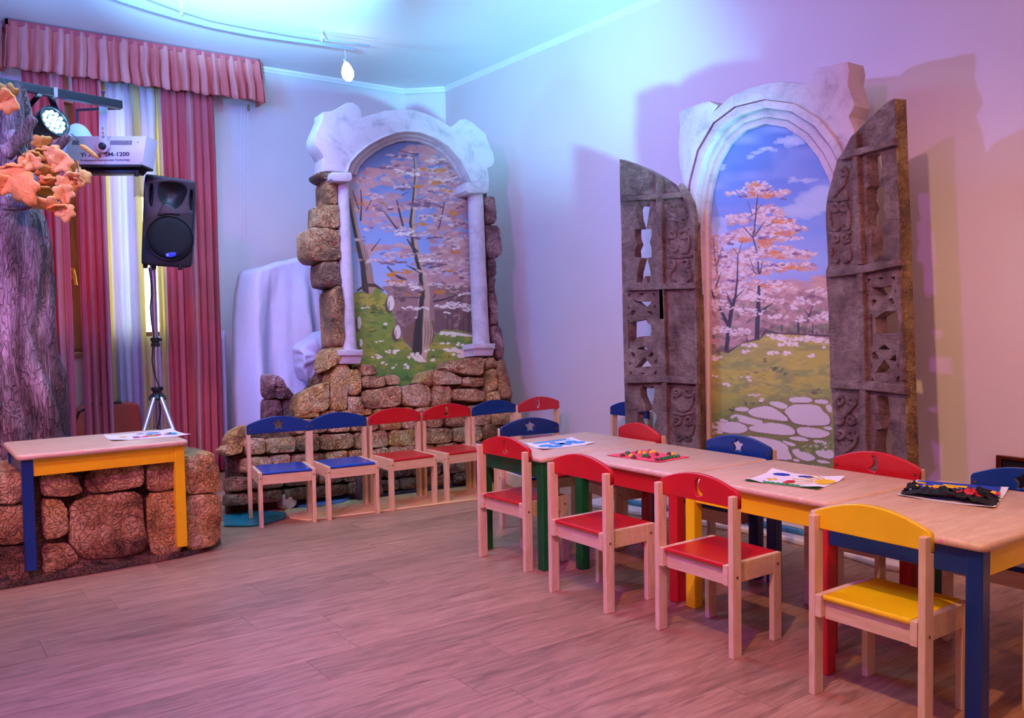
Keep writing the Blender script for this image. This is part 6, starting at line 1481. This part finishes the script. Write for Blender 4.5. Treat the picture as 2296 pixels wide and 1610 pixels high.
# horn flare receding into the cabinet
q = SPn.poly(horn); n_ = len(q); hx_ = sum(p[0] for p in q) / n_; hy_ = sum(p[1] for p in q) / n_
v = []; f = []
for s, z in ((1.0, -.006), (.72, -.026), (.45, -.042), (.25, -.047)): v += [(hx_ + (x - hx_) * s, hy_ + (y - hy_) * s, z) for x, y in q]
for r_ in range(3): f += [(r_ * n_ + i, r_ * n_ + (i + 1) % n_, (r_ + 1) * n_ + (i + 1) % n_, (r_ + 1) * n_ + i) for i in range(n_)]
f.append(tuple(3 * n_ + i for i in range(n_)))
put('horn', mesh('horn', v, f), M['black'], spk, matrix=SPn.mat(), smooth=3.1)
wc = SPn.uv(*C3((605, 980))[0]); e1_ = SPn.uv(*C3((920, 990))[0]); wr = e1_[0] - wc[0]
wo = SPn.P(wc[0], wc[1], 0)
put('woofer_ring', MB().lathe([(wr * 1.02, -.002), (wr * 1.02, .012), (wr * .985, .016), (wr * .95, .012), (wr * .95, -.002)], 48, wo, SPn.n).mesh(), M['black'], spk, smooth=.9)
put('woofer_grille', MB().lathe([(wr * .955, -.001), (wr * .95, .010), (wr * .7, .014), (wr * .3, .016)], 40, wo, SPn.n).mesh(), M['black_cloth'], spk, smooth=3.1)
# bridge between horn and woofer
q = SPn.poly(smooth_poly(C3((520, 500), (620, 540), (700, 620), (760, 680), (605, 655), (420, 690), (470, 600)), 1))
me = plate(q, [], .014, .005); put('horn_lip', me, M['black'], spk, matrix=SPn.mat(-.004), smooth=.8)
bdg = put('badge', plate(SPn.poly(smooth_poly(C3((535, 1178), (680, 1160), (688, 1205), (650, 1228), (555, 1238)), 1), .018), [], .004, .001), mat_paint('blue_badge', (36, 70, 190), .3), spk, matrix=SPn.mat(.016))
q = text('badge_mark', 'dB', 375.5, 571.2, 6.0, bdg, SPn, M['silverpaint'], .02, 6.0, .0202)
put('badge_line', MB().add([(*SPn.uv(381, 568.5, .0203), 0), (*SPn.uv(392, 566.8, .0203), 0), (*SPn.uv(392, 568.0, .0203), 0), (*SPn.uv(381, 569.9, .0203), 0)], [(0, 1, 2, 3)]).mesh(), mat_paint('badge_print', (120, 140, 225), .4), bdg, matrix=SPn.mat(.0203))
for px, py in ((326, 600), (345, 603), (404, 604)): put('foot', MB().lathe([(.012, -.012), (.014, 0), (.014, .02)], 10, at_depth(px, py - 3, SPD + .02)).mesh(), M['black'], spk)
# stand
hub = at_depth(352.5, 885, SPD + .10); pt = at_depth(356, 600, SPD + .10)
hub = Vector((hub.x, hub.y, hub.z)); pt = Vector((hub.x, hub.y, pt.z))
stn = thing('speaker_stand', 'silver tripod stand with black clamps carrying the loudspeaker', 'stand', (hub.x, hub.y, 0))
put('pole', MB().tube([(hub.x, hub.y, .22), (hub.x, hub.y, .98)], .0205, 18).mesh(), M['silver'], stn, smooth=.9)
put('pole', MB().tube([(hub.x, hub.y, .95), (pt.x, pt.y, pt.z + .10)], .0175, 18).mesh(), M['silver'], stn, smooth=.9)
zc = at_depth(353, 767, SPD + .1).z
put('clamp', MB().lathe([(.024, -.028), (.026, -.026), (.026, -.008), (.022, -.004), (.022, .004), (.028, .006), (.028, .026), (.022, .028)], 20, (hub.x, hub.y, zc)).mesh(), M['black'], stn, smooth=.6)
kn = Vector((hub.x, hub.y, zc + .016)) + rt * .04; put('clamp_knob', MB().tube([Vector((hub.x, hub.y, zc + .016)), kn], .010, 10).mesh(), M['black'], stn, smooth=.8)
put('hub', MB().lathe([(.030, .05), (.036, .046), (.036, .028), (.026, .024), (.026, .012), (.040, .0), (.052, -.02), (.050, -.032), (.030, -.034)], 24, tuple(hub)).mesh(), M['black'], stn, smooth=.6)
foot_r = .50
for px, dd in ((458, -.25), (300, -.20), (345, .45)):
    tgt = at_depth(px, 1000, SPD + dd); d = Vector((tgt.x - hub.x, tgt.y - hub.y, 0)).normalized()
    a = hub + d * .045 - up * .02; b2 = Vector((hub.x, hub.y, 0)) + d * foot_r + up * .012
    l = put('leg', MB().tube([a, b2], .0155, 14).mesh(), M['silver'], stn, smooth=.9)
    put('rubber_foot', MB().tube([b2 + (a - b2).normalized() * .03, b2 - up * .010], .019, 12).mesh(), M['black'], l, smooth=.9)
    mid_ = a.lerp(b2, .55); put('brace', MB().tube([mid_, Vector((hub.x, hub.y, .24))], .007, 8).mesh(), M['silver'], stn)
cb_ = [(334, 600), (338, 625), (340, 655), (337, 690), (340, 725), (346, 755), (343, 775), (341, 810), (346, 840), (357, 865), (358, 900), (360, 925), (357, 945), (350, 975)]
q = resample([at_depth(x, y, SPD + .055) for x, y in cb_], 40, False)
end = q[-1]; q += [Vector((end.x, end.y, end.z * k)) for k in (.66, .33, .02)]
cbl = put('speaker_cable', MB().tube(q, .0042, 8).mesh(), M['black'], smooth=3.1); tag(cbl, 'thin black cable winding down the silver tripod stand', 'cable')
# a second cable showing behind the tree
q = resample([at_depth(x, y, 6.0) for x, y in ((111, 380), (112, 430), (108, 480), (98, 520), (90, 545))], 20, False)
cb2 = put('hanging_cable', MB().tube(q, .005, 8).mesh(), M['black'], smooth=3.1); tag(cb2, 'dark cable curving behind the orange leaves, against the coral curtain', 'cable')

# ------------------------------------------------------------------ ceiling track with its lamp
ZT = 2.985
low = [(250, -6), (330, 20), (400, 40), (470, 58), (560, 76), (640, 88), (720, 99), (793, 110)]
upr = [(330, -4), (400, 22), (470, 44), (560, 62), (650, 78), (720, 89), (790, 98), (830, 103)]
trk = thing('ceiling_track', 'curved two-rail light track hanging close under the ceiling', 'light track', tuple(on_floor(560, 76, ZT)))
q = resample([on_floor(x, y, ZT) for x, y in low], 40, False)
m = MB()
for a, b2 in zip(q, q[1:]): m.add(*obox(a, b2 + (b2 - a) * .05, .009, .011))
M['rail'] = mat_paint('track_enamel', (150, 160, 185), .4)
put('rail', m.mesh(), M['rail'], trk)
q2 = resample([on_floor(x, y, ZT + .02) for x, y in upr], 40, False)
put('rail', MB().tube(q2, .007, 10).mesh(), M['rail'], trk, smooth=1)
for px, py in ((408, 33), (722, 92)):
    a = on_floor(px, py, ZT); put('standoff', MB().tube([a, Vector((a.x, a.y, HC))], .006, 8).mesh(), M['silverpaint'], trk)
    b2 = min(q2, key=lambda p: (p - a).length); put('standoff', MB().tube([a, b2], .005, 8).mesh(), M['silverpaint'], trk)
la = on_floor(773, 108, ZT); dl = (la.x * math.sin(YAW) + la.y * math.cos(YAW))
tl_ = thing('track_spotlight', 'small glowing glass spotlight hanging from the end of the ceiling track', 'lamp', tuple(la))
put('stem', MB().tube([la, at_depth(775, 136, dl)], .004, 8).mesh(), M['chrome'], tl_)
put('socket', MB().tube([at_depth(772, 134, dl), at_depth(776, 146, dl)], [.014, .018], 14).mesh(), M['chrome'], tl_, smooth=.8)
a, b2 = at_depth(776, 143, dl), at_depth(782, 177, dl - .05)
put('glass_shade', MB().tube([a, a.lerp(b2, .25), a.lerp(b2, .55), a.lerp(b2, .8), b2], [.018, .032, .042, .040, .026], 18).mesh(), M['glow'], tl_, smooth=3.1)
put('shade_clip', MB().tube([at_depth(767, 135, dl), at_depth(779, 134, dl)], .003, 6).mesh(), M['chrome'], tl_)

# ------------------------------------------------------------------ framed dark opening low on the right wall
wp = Plane((XW, 1.8, .4), (0, -1, 0), (-1, 0, 0))
dk = thing('wall_cabinet', 'copper-framed dark glass panel low on the tan wall at the right edge', 'panel', (XW, 1.75, .3))
(a0, b0), _ = wp.uv(2240, 1019), 0
put('frame', plate([(a0, b0), (a0 + .62, b0), (a0 + .62, b0 - .34), (a0, b0 - .34)], [[(a0 + .022, b0 - .014), (a0 + .60, b0 - .014), (a0 + .60, b0 - .32), (a0 + .022, b0 - .32)]], .03, .004), M['copper'], dk, matrix=wp.mat(.001))
put('dark_glass', plate([(a0 + .02, b0 - .012), (a0 + .602, b0 - .012), (a0 + .602, b0 - .322), (a0 + .02, b0 - .322)], [], .012, .001), M['black'], dk, matrix=wp.mat(.002))
for k in range(5): put('slat', MB().box((a0 + .022, b0 - .07 - .05 * k, .012), (a0 + .60, b0 - .062 - .05 * k, .022)).mesh(), M['black_metal'], dk, matrix=wp.mat())
